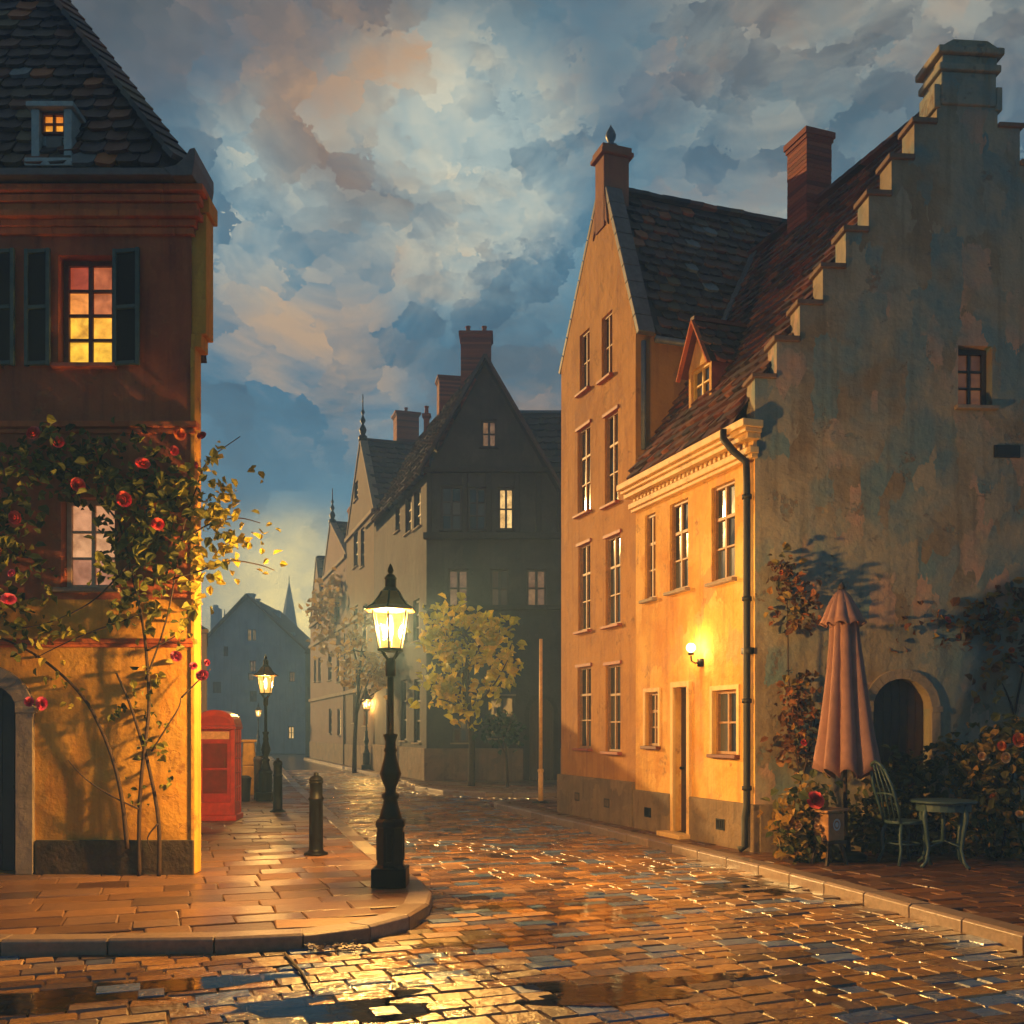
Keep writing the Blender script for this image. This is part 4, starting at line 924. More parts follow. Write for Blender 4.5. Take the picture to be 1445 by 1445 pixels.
r2, f2, L2 = row_house('row_house', 'tan house with finial on its sharp gable, next to the dark gabled house', Y1+.02, Y2, zc_(742,45), zc_(632,45.5), MT['row'], 8.5, [(499,505,745,800),(509,514,745,800),(499,505,855,905),(512,518,853,905),(500,505,680,706),(498,504,960,1020),(513,519,960,1024)], MT['tile_far'], 1, 'far row houses', .55, 2.1)
q = at(573,600,47); chimney(r2, (q.x,q.y), 1.05, .9, 10.5, zc_(585,47), .3, 1, cap=.09)
r3, f3, L3 = row_house('row_house', 'pinkish narrow house farther down the row with a thin spike on its gable', Y2+.02, Y3, zc_(800,52), zc_(738,53), MT['rose_wall'], 7, [(463,467,830,870),(474,479,830,872),(463,468,920,960),(475,480,918,962),(464,468,1000,1035),(476,481,1000,1038)], MT['tile_far'], 1, 'far row houses', .35, 1.9)
q = f3.p(L3*.62,1.1,0); chimney(r3, (q.x,q.y), .9, .8, 9.5, zc_(722,52), .3, 0)
r4, f4, L4 = row_house('row_house', 'last pale house of the far row beside the blue end house', Y3+.02, Y4, zc_(880,60), zc_(790,59), MT['rose_wall'], 6, [(443,446,850,885),(449,453,848,885),(443,446,930,962),(449,453,928,962)], MT['tile_far'], 0, 'far row houses')
# dark neighbour between the dark gabled house and the ochre house
NB = root('slate_roof_house', (4.5,35,.1), 'dark slate roofed house glimpsed between dark gabled house and ochre house', 'house')
zr_ = zc_(584,38); mb = MB(); mb.box(1.95,9,35,41,.05,9.4); mb.build('wall', MT['dark'], NB)
mb = MB(); x0 = xc(727,38); mb.tiles((x0,34.7,9.2), (1,0,0), (0,3.3,zr_-9.2), [(0,0),(9-x0,0),(9-x0,math.hypot(3.3,zr_-9.2)),(0,math.hypot(3.3,zr_-9.2))], .42,.36,.04); mb.face([(x0,41.3,9.2),(9,41.3,9.2),(9,38,zr_),(x0,38,zr_)],.3); mb.face([(9,34.7,9.2),(9,41.3,9.2),(9,38,zr_)],.3); mb.face([(x0,34.7,9.2),(x0,38,zr_),(x0,41.3,9.2)],.3); mb.build('roof', MT['tile_far'], NB)
mb = MB(); mb.bar((x0,38,zr_+.05),(9,38,zr_+.05),.25,.1); mb.build('ridge', MT['lead'], NB)

# ================================================================ END OF THE STREET
YE = 73.0
EH = root('end_house', ((350-CX)*YE/F,YE,.1), 'wide blue grey gabled house closing the far end of the street', 'house')
FE = Fr((0,YE,0),(1,0)); ex0, ex1, exa = xc(272,YE), xc(441,YE), xc(350,YE); zee, zea = zc_(924,YE), zc_(842,YE)
ew = [(349,354.5,888,904),(356,361,888,904),(315,322,912,926),(352,361,932,948),(408,416,948,962),(350,358,950,960),(406,415,1025,1043),(300,312,962,978),(352,362,975,990),(318,326,1010,1030)]
mb = MB(FE); hs = [FE.rect(*v) for v in ew]; mb.wall([(ex0,.05),(ex1,.05),(ex1,zee),(exa,zea),(ex0,zee)], hs, .2); mb.box(ex0+.01,ex1-.01,.3,11,.05,zee-.3)
mb.build('wall', MT['haze_blue_wall'], EH)
for i, h in enumerate(hs): window(EH, FE, h, 0, 2, 2, MT['win_dark'], MT['lit_pale'] if i in (0,1,6) else (MT['pane_mid'] if i in (2,7,8) else MT['lit_dim']), None, .07, .05, depth=.18)
mb = MB()
for xe in (ex1+.3, ex0-.3):
    e = Vector((xe,YE-.4,zee-.3)); a = Vector((exa,YE-.4,zea+.1)); mb.face([e,a,a+Vector((0,11.5,0)),e+Vector((0,11.5,0))],.4); mb.bar(e,a,.16,.3,(0,1,0))
mb.build('roof', MT['tile_far'], EH)
for px_, Y_, t_, w_, b_ in ((354,75,838,.5,10.4),(364.5,75,845,.16,10),(385,78,862,1.0,8.4),(375,79,866,.5,8.6)):
    q = at(px_,900,Y_); chimney(EH, (q.x,q.y), w_, w_, b_, zc_(t_,Y_), 0, 0, courses=False, mat=MT['haze_blue_wall'])
q = at(411,900,74.5); chimney(EH, (q.x,q.y), .42, .42, 7.6, zc_(893,74.5), 0, 0, courses=False, mat=MT['haze_blue_wall'])
NG = root('narrow_house', (xc(437,67),67,.1), 'narrow dark teal house squeezed beside the blue end house', 'house')
mb = MB(); mb.box(xc(431,67),xc(446,67),67,71,.05,zc_(922,67)); mb.build('wall', plaster('teal_render',[(70,88,86),(78,96,94),(86,102,98)],.2,seed=7), NG); mb = MB(); mb.slab([(xc(430,67),zc_(922.5,67)),(xc(447,67),zc_(922.5,67)),(xc(438.5,67),zc_(908,67))],66.8,71.2); mb.build('roof', MT['tile_far'], NG)
mb = MB(Fr((0,67,0),(1,0))); mb.box(xc(434,67),xc(437,67),-.05,.02,zc_(985,67),zc_(970,67)); mb.build('window', MT['win_dark'], NG)
# steeple and far towers
YS = 120.0
ST = root('church_steeple', (xc(408,YS),YS,.0), 'pale blue church steeple rising far behind the end house', 'steeple')
mb = MB(); hw = (425-391)/2*YS/F
mb.box(xc(408,YS)-hw,xc(408,YS)+hw,YS-hw,YS+hw,0,zc_(918,YS)); mb.build('tower', MT['haze_blue_wall'], ST)
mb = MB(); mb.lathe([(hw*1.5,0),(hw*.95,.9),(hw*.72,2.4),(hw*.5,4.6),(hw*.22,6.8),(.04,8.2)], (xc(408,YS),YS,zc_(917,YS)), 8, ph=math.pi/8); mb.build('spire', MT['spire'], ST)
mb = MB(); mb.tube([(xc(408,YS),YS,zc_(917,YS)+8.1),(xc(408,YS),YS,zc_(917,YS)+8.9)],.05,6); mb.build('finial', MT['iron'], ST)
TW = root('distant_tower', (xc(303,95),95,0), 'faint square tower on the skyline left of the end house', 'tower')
mb = MB(); mb.box(xc(297,95),xc(309,95),95,96,0,zc_(858,95)); mb.box(xc(300,95),xc(305,95),95.2,95.8,zc_(858,95)+.001,zc_(853,95)); mb.build('wall', MT['haze_blue_wall'], TW)
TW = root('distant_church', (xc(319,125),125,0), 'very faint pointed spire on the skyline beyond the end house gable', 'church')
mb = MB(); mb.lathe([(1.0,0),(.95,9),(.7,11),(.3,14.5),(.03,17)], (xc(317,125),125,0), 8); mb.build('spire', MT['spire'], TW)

# pink house on the left behind the kiosk
PH = root('pink_house', (xc(284,30),30,.1), 'low dusty pink house half hidden behind the red kiosk', 'house')
FP = Fr((0,29.5,0),(1,0)); px1 = xc(290,29.5); mb = MB(); mb.prism([(px1-6,29.5),(px1,29.5),(px1-1.9,35.5),(px1-7.9,35.5)],.05,zc_(893,29.5)); mb.build('wall', MT['rose_wall'], PH)
mb = MB(FP); mb.box(px1-6,px1+.08,-.08,.05,zc_(893,29.5)+.003,zc_(888,29.5)); mb.box(px1-.12,px1+.03,-.04,.05,.1,zc_(894,29.5)); mb.build('trim', MT['trim'], PH)
mb = MB(); zz = zc_(893,29.5); mb.face([(px1-6,29.4,zz+.1),(px1+.1,29.4,zz+.1),(px1-1.8,32.5,zz+1.0),(px1-7,32.5,zz+1.0)],.4); mb.face([(px1-1.8,35.6,zz+.1),(px1-8,35.6,zz+.1),(px1-7,32.5,zz+1.0),(px1-1.8,32.5,zz+1.0)],.4); mb.face([(px1+.1,29.4,zz+.1),(px1-1.8,35.6,zz+.1),(px1-1.8,32.5,zz+1.0)],.4); mb.build('roof', MT['tile_far'], PH)

# ================================================================ STREET FURNITURE
def make_lamp(label):
    t = root('street_lamp', (0,0,0), label, 'street lamp', 'gas street lamps'); k = .007636
    mb = MB(); mb.box(-.185,.185,-.185,.185,0,.2); mb.lathe([(.175,.2),(.15,.225),(.148,.62),(.165,.64),(.165,.69),(.135,.72)], n=8, ph=math.pi/8)
    for q in range(4):
        c_, s_ = math.cos(q*math.pi/2), math.sin(q*math.pi/2); mb.bar(Vector((c_*.14,s_*.14,.27)),Vector((c_*.14,s_*.14,.58)),.06,.02,(c_,s_,0))
    mb.build('base', MT['iron'], t, bevel=.012)
    mb = MB(); mb.lathe([(.13,.7),(.115,.76),(.085,.86),(.075,.92),(.095,.95),(.095,.98),(.06,1.0),(.062,1.05),(.09,1.12),(.118,1.2),(.108,1.23),(.1,1.26),(.072,1.36),(.06,1.42),(.074,1.45),(.06,1.48),(.055,1.54),(.076,1.6),(.08,1.62),(.036,1.63),(.034,2.24)], n=20)
    mb.build('post', MT['iron'], t, True)
    mb = MB(); mb.lathe([(.05,2.24),(.056,2.26),(.056,2.4),(.045,2.43),(.02,2.44)], n=14)
    for q in range(4):
        a = q*math.pi/2+math.pi/4; c_, s_ = math.cos(a), math.sin(a)
        mb.tube([(c_*.02,s_*.02,2.38),(c_*.05,s_*.05,2.43),(c_*.09,s_*.09,2.47),(c_*.125,s_*.125,2.52)], .013, 8)
    mb.build('cradle', MT['iron'], t, True)
    z0, z1, r0, r1 = 2.54, 2.95, .135, .205; ph = math.pi/6
    mb = MB(); mb.lathe([(.12,2.505),(.15,2.51),(.15,2.54),(.1,2.54)], n=6, ph=ph)
    for q in range(6):
        a = ph+q*math.pi/3; c_, s_ = math.cos(a), math.sin(a); mb.tube([(c_*r0,s_*r0,z0),(c_*r1,s_*r1,z1)], .011, 6)
    for q in range(6):
        a = ph+q*math.pi/3; b = ph+(q+1)*math.pi/3; mb.tube([(math.cos(a)*r1,math.sin(a)*r1,z1),(math.cos(b)*r1,math.sin(b)*r1,z1)], .012, 6)
    mb.build('lantern_frame', MT['iron'], t)
    mb = MB()
    for q in range(6):
        a = ph+q*math.pi/3; b = ph+(q+1)*math.pi/3; e = .985
        mb.face([(math.cos(a)*r0*e,math.sin(a)*r0*e,z0),(math.cos(b)*r0*e,math.sin(b)*r0*e,z0),(math.cos(b)*r1*e,math.sin(b)*r1*e,z1),(math.cos(a)*r1*e,math.sin(a)*r1*e,z1)])
    mb.build('glass', MT['lantern'], t)
    mb = MB(); mb.lathe([(.285,2.94),(.29,2.955),(.2,3.0),(.14,3.07),(.1,3.14),(.095,3.16)], n=6, ph=ph); mb.build('lantern_roof', brass, t)
    mb = MB()
    for q in range(6):
        a = ph+q*math.pi/3; c_, s_ = math.cos(a), math.sin(a); mb.tube([(c_*.30,s_*.30,2.95),(c_*.205,s_*.205,3.005),(c_*.145,s_*.145,3.075),(c_*.1,s_*.1,3.15)], .011, 6)
    mb.lathe([(.1,3.15),(.085,3.17),(.06,3.2),(.062,3.21),(.062,3.28),(.07,3.29),(.04,3.33),(.02,3.34),(.035,3.37),(.028,3.4),(.004,3.45)], n=14); mb.build('finial', MT['iron'], t)
    mb = MB(); mb.lathe([(.012,2.62),(.03,2.68),(.036,2.78),(.028,2.86),(.01,2.9)], n=12); mb.build('mantle', MT['bulb'], t, True)
    return t
brass = plain('tarnished_brass_sheet', (120,80,40), .4, .3, 10, .2, .6)
lamps = [(551,1250,None,'nearest tall black street lamp, on the kerb corner of the pavement',4800),(375,1130,None,'black street lamp behind the bollards, in front of the blue end house',500),(517,1086,None,'small lamp glowing before the tan row houses across the street',700),(364.5,1066,None,'tiny far lamp glowing beside the second lamp before the blue end house',260)]
lp = None
for i, (px_, py_, _, lab, en) in enumerate(lamps):
    if lp is None: lp = make_lamp(lab); o = lp
    else: o = dup(lp); o['label'] = lab
    o.location = gp(px_, py_); o.location.z = .132
    plight('lamp_light', o.location+Vector((0,0,2.78)), en, .11, (1,.6,.21))

def make_bollard(label):
    t = root('bollard', (0,0,0), label, 'bollard', 'black iron bollards')
    mb = MB(); mb.lathe([(.16,0),(.16,.025),(.12,.04),(.1,.06),(.095,.08),(.09,.72),(.1,.735),(.1,.76),(.088,.775),(.085,.95),(.095,.96),(.095,.985)], n=18); mb.build('post', MT['iron'], t, True)
    mb = MB(); mb.lathe([(.094,.986),(.09,1.02),(.06,1.05),(.03,1.06),(.035,1.085),(.02,1.1),(.004,1.104)], n=18); mb.build('cap', MT['iron'], t, True)
    mb = MB(); mb.lathe([(.104,.738),(.104,.757)], n=18); mb.build('band', MT['iron'], t, True)
    return t
bo = make_bollard('nearest black bollard on the pavement left of the tall lamp'); bo.location = gp(446,1206)
b2 = dup(bo); b2['label'] = 'smaller black bollard beside the foot of the second street lamp'; b2.location = gp(392,1146)
t = root('bollard', gp(364,1128), 'plain grey post between the black bin and second street lamp', 'post')
mb = MB(); c_ = gp(364,1128); mb.lathe([(.1,0),(.1,.9),(.11,.91),(.11,.98),(.06,1.02),(.01,1.03)], c_, 12); mb.build('post', MT['post_grey'], t, True)

# red kiosk
k0 = gp(303,1157); KY = 18.2; kx = (303-CX)*KY/F
KZ = root('telephone_kiosk', (kx,KY,.13), 'red telephone kiosk with arched top behind the rose covered corner house', 'kiosk')
fk = Fr((kx,KY,.13),(math.cos(.10),math.sin(.10))); H = 1.98; wk = .36
mb = MB(fk); mb.box(-wk-.03,wk+.03,-.03,2*wk+.03,0,.1)
for sx in (-1,1):
    for y_ in (0,2*wk-.08): mb.box(sx*wk-(.08 if sx>0 else 0), sx*wk+(.08 if sx<0 else 0), y_, y_+.08, .1, 1.68)
mb.box(-wk-.02,wk+.02,-.02,2*wk+.02,1.68,1.74)
mb.box(-wk+.08,wk-.08,.01,.06,.1,.34); mb.box(-wk+.01,-wk+.05,.08,2*wk-.08,.1,.34); mb.box(wk-.05,wk-.01,.08,2*wk-.08,.1,.34); mb.box(-wk+.08,wk-.08,2*wk-.06,2*wk-.01,.1,1.68)
mb.build('frame', MT['red_bright'], KZ, bevel=.012)
mb = MB(fk); p = [(-wk-.02,1.745),(wk+.02,1.745)] + [(x,z) for x,z in arch_pts(-wk-.0,wk+.0,1.80,2.04,12)]
mb.slab(p, -.02, 2*wk+.02); mb.build('roof', MT['red_bright'], KZ, bevel=.01)
mb = MB(fk); mb.slab([(-wk+.06,1.79),(wk-.06,1.79)]+arch_pts(-wk+.06,wk-.06,1.80,1.93,12), -.04, -.021); mb.build('pediment', MT['red_paint'], KZ)
mb = MB(fk); mb.box(-wk+.1,wk-.1,-.012,.0,1.5,1.64); mb.build('sign_panel', plain('pale_sign_glass',(216,170,120),.3), KZ)
mb = MB(fk)
mb.box(-wk+.082,-wk+.14,.005,.05,.345,1.66); mb.box(wk-.14,wk-.082,.005,.05,.345,1.66); mb.box(-wk+.14,wk-.14,.005,.05,.345,.5); mb.box(-wk+.14,wk-.14,.005,.05,1.42,1.66)
mb.box(-wk+.14,wk-.14,.012,.045,.93,.97)
d = mb.build('door', MT['red_paint'], KZ, bevel=.006)
mb = MB(fk); mb.box(-wk+.14,wk-.14,.02,.035,.5,.93); mb.box(-wk+.14,wk-.14,.02,.035,.97,1.42); mb.build('door_panel', plain('dark_red_panel',(112,20,14),.3,.4,5,.2), d)
mb = MB(fk); mb.tube([(wk-.17,-.03,1.0),(wk-.17,-.03,1.15)],.012,6); mb.build('handle', brass, d)
for sx in (-1,1):
    mb = MB(fk); mb.box(sx*wk-(.03 if sx>0 else -.02),sx*wk-(.02 if sx>0 else -.03),.08,2*wk-.08,.34,1.68); o = mb.build('side_glass', MT['kiosk_glass'], KZ)
    mb = MB(fk)
    for k in range(1,5): mb.box(sx*wk-(.045 if sx>0 else -.005),sx*wk-(.005 if sx>0 else -.045),.08,2*wk-.08,.34+1.34*k/5-.012,.34+1.34*k/5+.012)
    for k in (1,2): mb.box(sx*wk-(.043 if sx>0 else -.007),sx*wk-(.007 if sx>0 else -.043),.08+.56*k/3-.01,.08+.56*k/3+.01,.34,1.68)
    mb.build('glazing_bars', MT['red_bright'], o)
# yellow box and black bin
q = gp(351,1122); YB = root('grit_bin', q, 'dull yellow storage box standing behind the red kiosk', 'box')
mb = MB(Fr((q.x,q.y,.13),(1,.2))); mb.box(-.17,.17,0,.34,0,.75); mb.slab([(-.17,.75),(.17,.75),(.13,1.35),(-.15,1.35)],.02,.32); mb.build('body', MT['yellow_box'], YB, bevel=.03)
mb = MB(Fr((q.x,q.y,.13),(1,.2))); mb.box(-.19,.18,-.03,.37,1.352,1.42); mb.build('lid', MT['yellow_box'], YB, bevel=.02)
mb = MB(Fr((q.x,q.y,.13),(1,.2))); mb.tube([(.14,.0,.95),(.28,-.05,.98),(.36,-.05,.98)],.03,8); mb.build('handle', MT['iron'], YB)
q = gp(344,1131); BN = root('rubbish_bin', q, 'squat black rubbish bin beside the red kiosk', 'bin')
mb = MB(); mb.lathe([(.13,0),(.14,.02),(.17,.5),(.175,.52)], q, 16); mb.build('body', MT['bin'], BN, True)
mb = MB(); mb.lathe([(.185,.522),(.185,.55),(.12,.6),(.02,.61)], q, 16); mb.build('lid', MT['bin'], BN, True)
# bare pole on the pavement tip
q = gp(763,1133); PO = root('pole', q, 'slim pale bare pole on the pavement tip by the ochre house', 'pole')
mb = MB(); mb.tube([q+Vector((0,0,.02)),q+Vector((0,0,.72))],.06,10); mb.tube([q+Vector((0,0,.72)),q+Vector((.005,0,3.75))],[.046,.038],10); mb.lathe([(.065,.7),(.07,.72),(.07,.76),(.05,.78)],q,12); mb.build('shaft', MT['pole'], PO, True)
mb = MB(); mb.lathe([(.2,0),(.2,.025),(.1,.05)],q,14); mb.build('foot_plate', MT['pipe'], PO)

# ================================================================ CAFE CORNER
PY = 12.75; px0 = (1194-CX)*PY/F
PA = root('parasol', (px0,PY,.13), 'closed faded pink parasol standing against the grey gable wall', 'parasol')
def folds(prof, nf, amp, ph0, jag, z_off=0, n=144, tw=.0):
    mb = MB(); rings = []
    ns = len(prof)
    for i, (r, z, dx) in enumerate(prof):
        ring = []
        for k in range(n):
            t = 2*math.pi*k/n; f_ = nf*(t+tw*i)+ph0+.7*math.sin(2*t+.4)+.5*math.sin(3*t+1.1); s_ = 2*abs(math.cos(f_/2))**.75-1
            rr = r*(1+amp*s_*(.45+.55*i/(ns-1))*(1+.35*math.sin(t*2+2))+.04*math.sin(3*t+i*.35))
            zz = z+(jag*s_*(i/(ns-1))**3 if i > ns-4 else 0)
            ring.append(mb.pt((px0+dx+rr*math.cos(t), PY+rr*math.sin(t), zz)))
        rings.append(ring)
    for i in range(ns-1):
        for k in range(n): mb.f.append([rings[i][k],rings[i+1][k],rings[i+1][(k+1)%n],rings[i][(k+1)%n]]); mb.c.append(.5)
    return mb
def zp_(py): return CAMZ+(HY-py)*PY/F
prof = [(.05,zp_(836),-.06),(.13,zp_(850),-.06),(.165,zp_(868),-.05)]
for k in range(14):
    t_ = k/13; prof.append((.145+.05*t_+.095*t_**1.3, zp_(884+(1092-884)*t_), -.03+.05*t_))
mb = folds(prof, 8, .36, .6, .07, tw=.012)
o = mb.build('canopy', MT['cloth'], PA, True); sm = o.modifiers.new('thick','SOLIDIFY'); sm.thickness = .012
mb = folds([(.03,zp_(831),-.06),(.10,zp_(840),-.06),(.17,zp_(856),-.055),(.225,zp_(872),-.05),(.26,zp_(882),-.045)], 10, .12, .2, .03)
o = mb.build('top_flap', MT['cloth'], PA, True); sm = o.modifiers.new('thick','SOLIDIFY'); sm.thickness = .012
mb = MB(); mb.lathe([(.035,0),(.05,.03),(.035,.07),(.01,.1)], (px0-.06,PY,zp_(833)), 12); mb.build('finial', MT['wood_dark'], PA, True)
mb = MB(); mb.tube([(px0,PY,.18),(px0-.02,PY,1.6),(px0-.055,PY,zp_(835))],.026,10); mb.build('pole', MT['wood_dark'], PA, True)
mb = MB(); mb.lathe([(.26,0),(.26,.06),(.2,.1),(.06,.12),(.05,.3),(.03,.31)], (px0,PY,.13), 18); mb.build('base', MT['iron'], PA, True)

tq = gp(1331,1222); TB = root('bistro_table', tq, 'small green grey metal bistro table with curved legs', 'table')
ft = Fr((tq.x,tq.y,.13),(1,0))
mb = MB(ft); mb.lathe([(.02,.775),(.37,.775),(.385,.785),(.385,.805),(.37,.812),(.02,.815)], n=32); mb.build('table_top', MT['table'], TB, bevel=.004)
mb = MB(ft); mb.lathe([(.31,.68),(.32,.68),(.32,.773),(.31,.773)], n=24); mb.build('apron', MT['table'], TB)
for q in range(4):
    a = math.pi/4*.6+q*math.pi/2; c_, s_ = math.cos(a), math.sin(a); mb = MB(ft)
    mb.tube([(c_*.29,s_*.29,.77),(c_*.33,s_*.33,.62),(c_*.29,s_*.29,.42),(c_*.26,s_*.26,.22),(c_*.3,s_*.3,.07),(c_*.37,s_*.37,.012)],[.03,.032,.024,.02,.02,.026],8); mb.build('leg', MT['table'], TB, True)
mb = MB(ft); a = math.pi/4*.6
for q in range(2):
    c_, s_ = math.cos(a+q*math.pi/2), math.sin(a+q*math.pi/2); mb.tube([(-c_*.265,-s_*.265,.25),(0,0,.3+q*.02),(c_*.265,s_*.265,.25)],.014,8)
mb.tube([(0,0,.3),(0,0,.775)],[.03,.02],10); mb.build('stretcher', MT['table'], TB, True)
cq = gp(1276,1218); CH = root('bistro_chair', cq, 'green grey metal chair leaning back beside the bistro table', 'chair')
fc = Fr((cq.x,cq.y,.13),(math.cos(.25),math.sin(.25)))      # faces +x, towards the table
mb = MB(fc); mb.prism([(.2*math.cos(2*math.pi*k/20)*1.05,.2*math.sin(2*math.pi*k/20)) for k in range(20)],.44,.475); mb.build('seat', MT['table'], CH, bevel=.01)
for sx in (-1,1):
    for sy in (-1,1):
        mb = MB(fc); mb.tube([(sx*.13,sy*.13,.445),(sx*.165,sy*.16,.32),(sx*.15,sy*.15,.15),(sx*.2,sy*.19,.0)],[.02,.021,.016,.02],8); mb.build('leg', MT['table'], CH, True)
mb = MB(fc); L_ = []
for sy in (-1,1): mb.tube([(-.15,sy*.14,.46),(-.19,sy*.165,.6),(-.27,sy*.17,.85),(-.34,sy*.12,1.05)],.017,8)
mb.tube([(-.34,-.12,1.05),(-.36,-.06,1.1),(-.365,0,1.12),(-.36,.06,1.1),(-.34,.12,1.05)],.018,8)
for y_ in (-.08,0,.08): mb.tube([(-.17,y_,.47),(-.24,y_*1.1,.78),(-.35,y_*.7,1.09)],.009,6)
mb.tube([(-.24,-.165,.76),(-.25,0,.775),(-.24,.165,.76)],.011,6); mb.build('backrest', MT['table'], CH, True)
mb = MB(fc); mb.tube([(.155*math.cos(2*math.pi*k/16),.155*math.sin(2*math.pi*k/16),.22) for k in range(17)],.01,6,cap=False); mb.build('stretcher', MT['table'], CH, True); CH.scale = (1.14,1.14,1.14)

sq = gp(1180,1221); SB = root('wooden_stool_box', sq, 'old wooden box on splayed dark legs with pale round emblem under the parasol', 'box')
fb = Fr((sq.x,sq.y,.13),(math.cos(.45),math.sin(.45)))
mb = MB(fb); mb.box(-.13,.14,0,.24,.3,.64); mb.build('body', MT['wood'], SB, bevel=.012)
mb = MB(fb); mb.slab([(-.17,.645),(.19,.67),(.19,.70),(-.17,.68)],-.03,.27); mb.build('lid', MT['wood'], SB, bevel=.008)
mb = MB(fb); mb.box(-.15,.16,-.02,.26,.26,.3); mb.build('shelf', MT['wood_dark'], SB)
for sx in (-1,1):
    for y_ in (.02,.22): mb = MB(fb); mb.bar((sx*.1,y_,.26),(sx*.16,y_+(.03 if y_>.1 else -.03),.0),.035,.035,(0,1,0)); mb.build('leg', MT['wood_dark'], SB)
mb = MB(fb)
n = 20; mb.faces([(.005+.06*math.cos(2*math.pi*k/n)*r_,-.006,.5+.075*math.sin(2*math.pi*k/n)*r_) for r_ in (1,.7) for k in range(n)], [(k,(k+1)%n,n+(k+1)%n,n+k) for k in range(n)]); mb.faces([(.005+.03*math.cos(2*math.pi*k/8),-.007,.5+.035*math.sin(2*math.pi*k/8)) for k in range(8)],[tuple(range(8))]); mb.build('emblem', MT['emblem'], SB)

# ================================================================ PLANTS
def rose_mesh(name, mat):
    mb = MB()
    for ring, (cnt, r, h, op) in enumerate(((3,.24,.9,.1),(5,.44,.88,.25),(6,.68,.75,.5),(7,.95,.5,.8))):
        for k in range(cnt):
            a = 2*math.pi*(k+.37*ring)/cnt+R.uniform(-.15,.15); w_ = 8.4/cnt; c = min(1,max(0,R.gauss(.35+.15*ring,.18)))
            g = []
            for j in range(4):
                t_ = j/3; rr = r*(.15+.85*math.sin(t_*math.pi/2)**.8)+(.12*t_**3*ring*.4); z_ = -.4+ (h+.4)*t_ - .28*op*t_**2.5
                wf = (.62+.45*math.sin(math.pi*min(1,t_*.55+.12)))*w_
                g.append([Vector((rr*math.cos(a+q*wf*.5),rr*math.sin(a+q*wf*.5),z_-.10*abs(q)*t_)) for q in (-1,0,1)])
            for j in range(3):
                for q in range(2): mb.face([g[j][q],g[j][q+1],g[j+1][q+1],g[j+1][q]], c)
    o = mb.build(name, mat, None, True); me = o.data; bpy.data.objects.remove(o); return me
ROSES = {k: rose_mesh('rose', MT['petal_'+k]) for k in ('red','pink','orange','cream')}
def roses(par, lst):
    for p, s_, kind in lst:
        o = bpy.data.objects.new('rose', ROSES[kind]); COL.objects.link(o); o.parent = par; o.location = Vector(p)-par.location
        d = Vector((R.gauss(.1,.35), -1, R.gauss(.15,.35))); o.rotation_euler = d.to_track_quat('Z','Y').to_euler(); s_ *= R.uniform(.8,1.1); o.scale = (s_*R.uniform(.8,1.1),s_*R.uniform(.8,1.1),s_*.85)
def pxr(pts, Y, dy=0): return [at(a, b, Y)+Vector((0,dy+R.uniform(-.02,.02),0)) for a, b in pts]
def smooth(pts, n=4):
    out = []
    P = [pts[0]]+list(pts)+[pts[-1]]
    for i in range(1, len(P)-2):
        for k in range(n):
            t = k/n; a,b,c,d = P[i-1],P[i],P[i+1],P[i+2]
            out.append(.5*((2*b)+(-a+c)*t+(2*a-5*b+4*c-d)*t*t+(-a+3*b-3*c+d)*t**3))
    out.append(pts[-1]); return out
def stems(mb, lines, Y, dy, r0, r1):
    for l in lines:
        p = smooth(pxr(l, Y, dy)); n = len(p); mb.tube(p, [r0+(r1-r0)*i/(n-1) for i in range(n)], 7)
CR = root('climbing_rose', at(205,1235,YL-.15), 'red climbing rose spreading over the ochre and brown house front', 'climbing rose'); CR.location.z = .13
mb = MB()
stems(mb, [[(186,1196),(180,1130),(168,1080),(150,1030),(125,985),(85,945),(40,915),(-10,895)],[(203,1236),(203,1150),(208,1080),(216,1000),(214,930),(205,870),(190,800),(175,740)],[(230,1236),(230,1160),(218,1090),(202,1030),(186,985),(170,950)]], YL, -.14, .026, .012)
stems(mb, [[(203,1140),(165,1122),(128,1098),(104,1072)],[(220,1060),(240,1030),(258,1000),(262,985)],[(212,960),(235,900),(250,840),(262,760),(285,690),(300,655),(345,622)],[(250,820),(290,808),(330,795),(370,800),(392,808)],[(258,770),(300,745),(340,735),(372,742)],[(190,800),(140,850),(80,880),(30,890)],[(175,740),(120,680),(60,650),(0,640)],[(215,920),(245,905),(268,890)],[(262,985),(285,962),(303,945)],[(205,870),(120,900),(60,930)],[(230,1160),(216,1180),(222,1200)]], YL, -.16, .012, .005)
mb.build('stem', MT['bark'], CR, True)
mb = MB()
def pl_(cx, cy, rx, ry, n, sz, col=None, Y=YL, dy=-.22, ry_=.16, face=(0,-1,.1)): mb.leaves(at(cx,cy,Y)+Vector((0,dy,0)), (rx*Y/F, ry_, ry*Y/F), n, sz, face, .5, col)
for a in ((30,690,55,55,120,.12,.25),(100,655,65,35,120,.12,.3),(20,770,45,60,110,.12,.2),(205,735,50,60,150,.12,.22),(240,690,38,55,120,.12,.35),(190,800,35,45,80,.12,.2),(245,780,35,60,110,.12,.35),(110,700,30,16,30,.11,.3),(30,850,45,35,70,.11,.3),(60,900,50,25,45,.1,.5),(205,870,40,40,60,.1,.4),(150,655,50,30,60,.12,.15),(70,820,20,40,20,.11,.35),(175,690,30,30,50,.12,.2),(220,640,50,20,30,.1,.2)): pl_(*a)
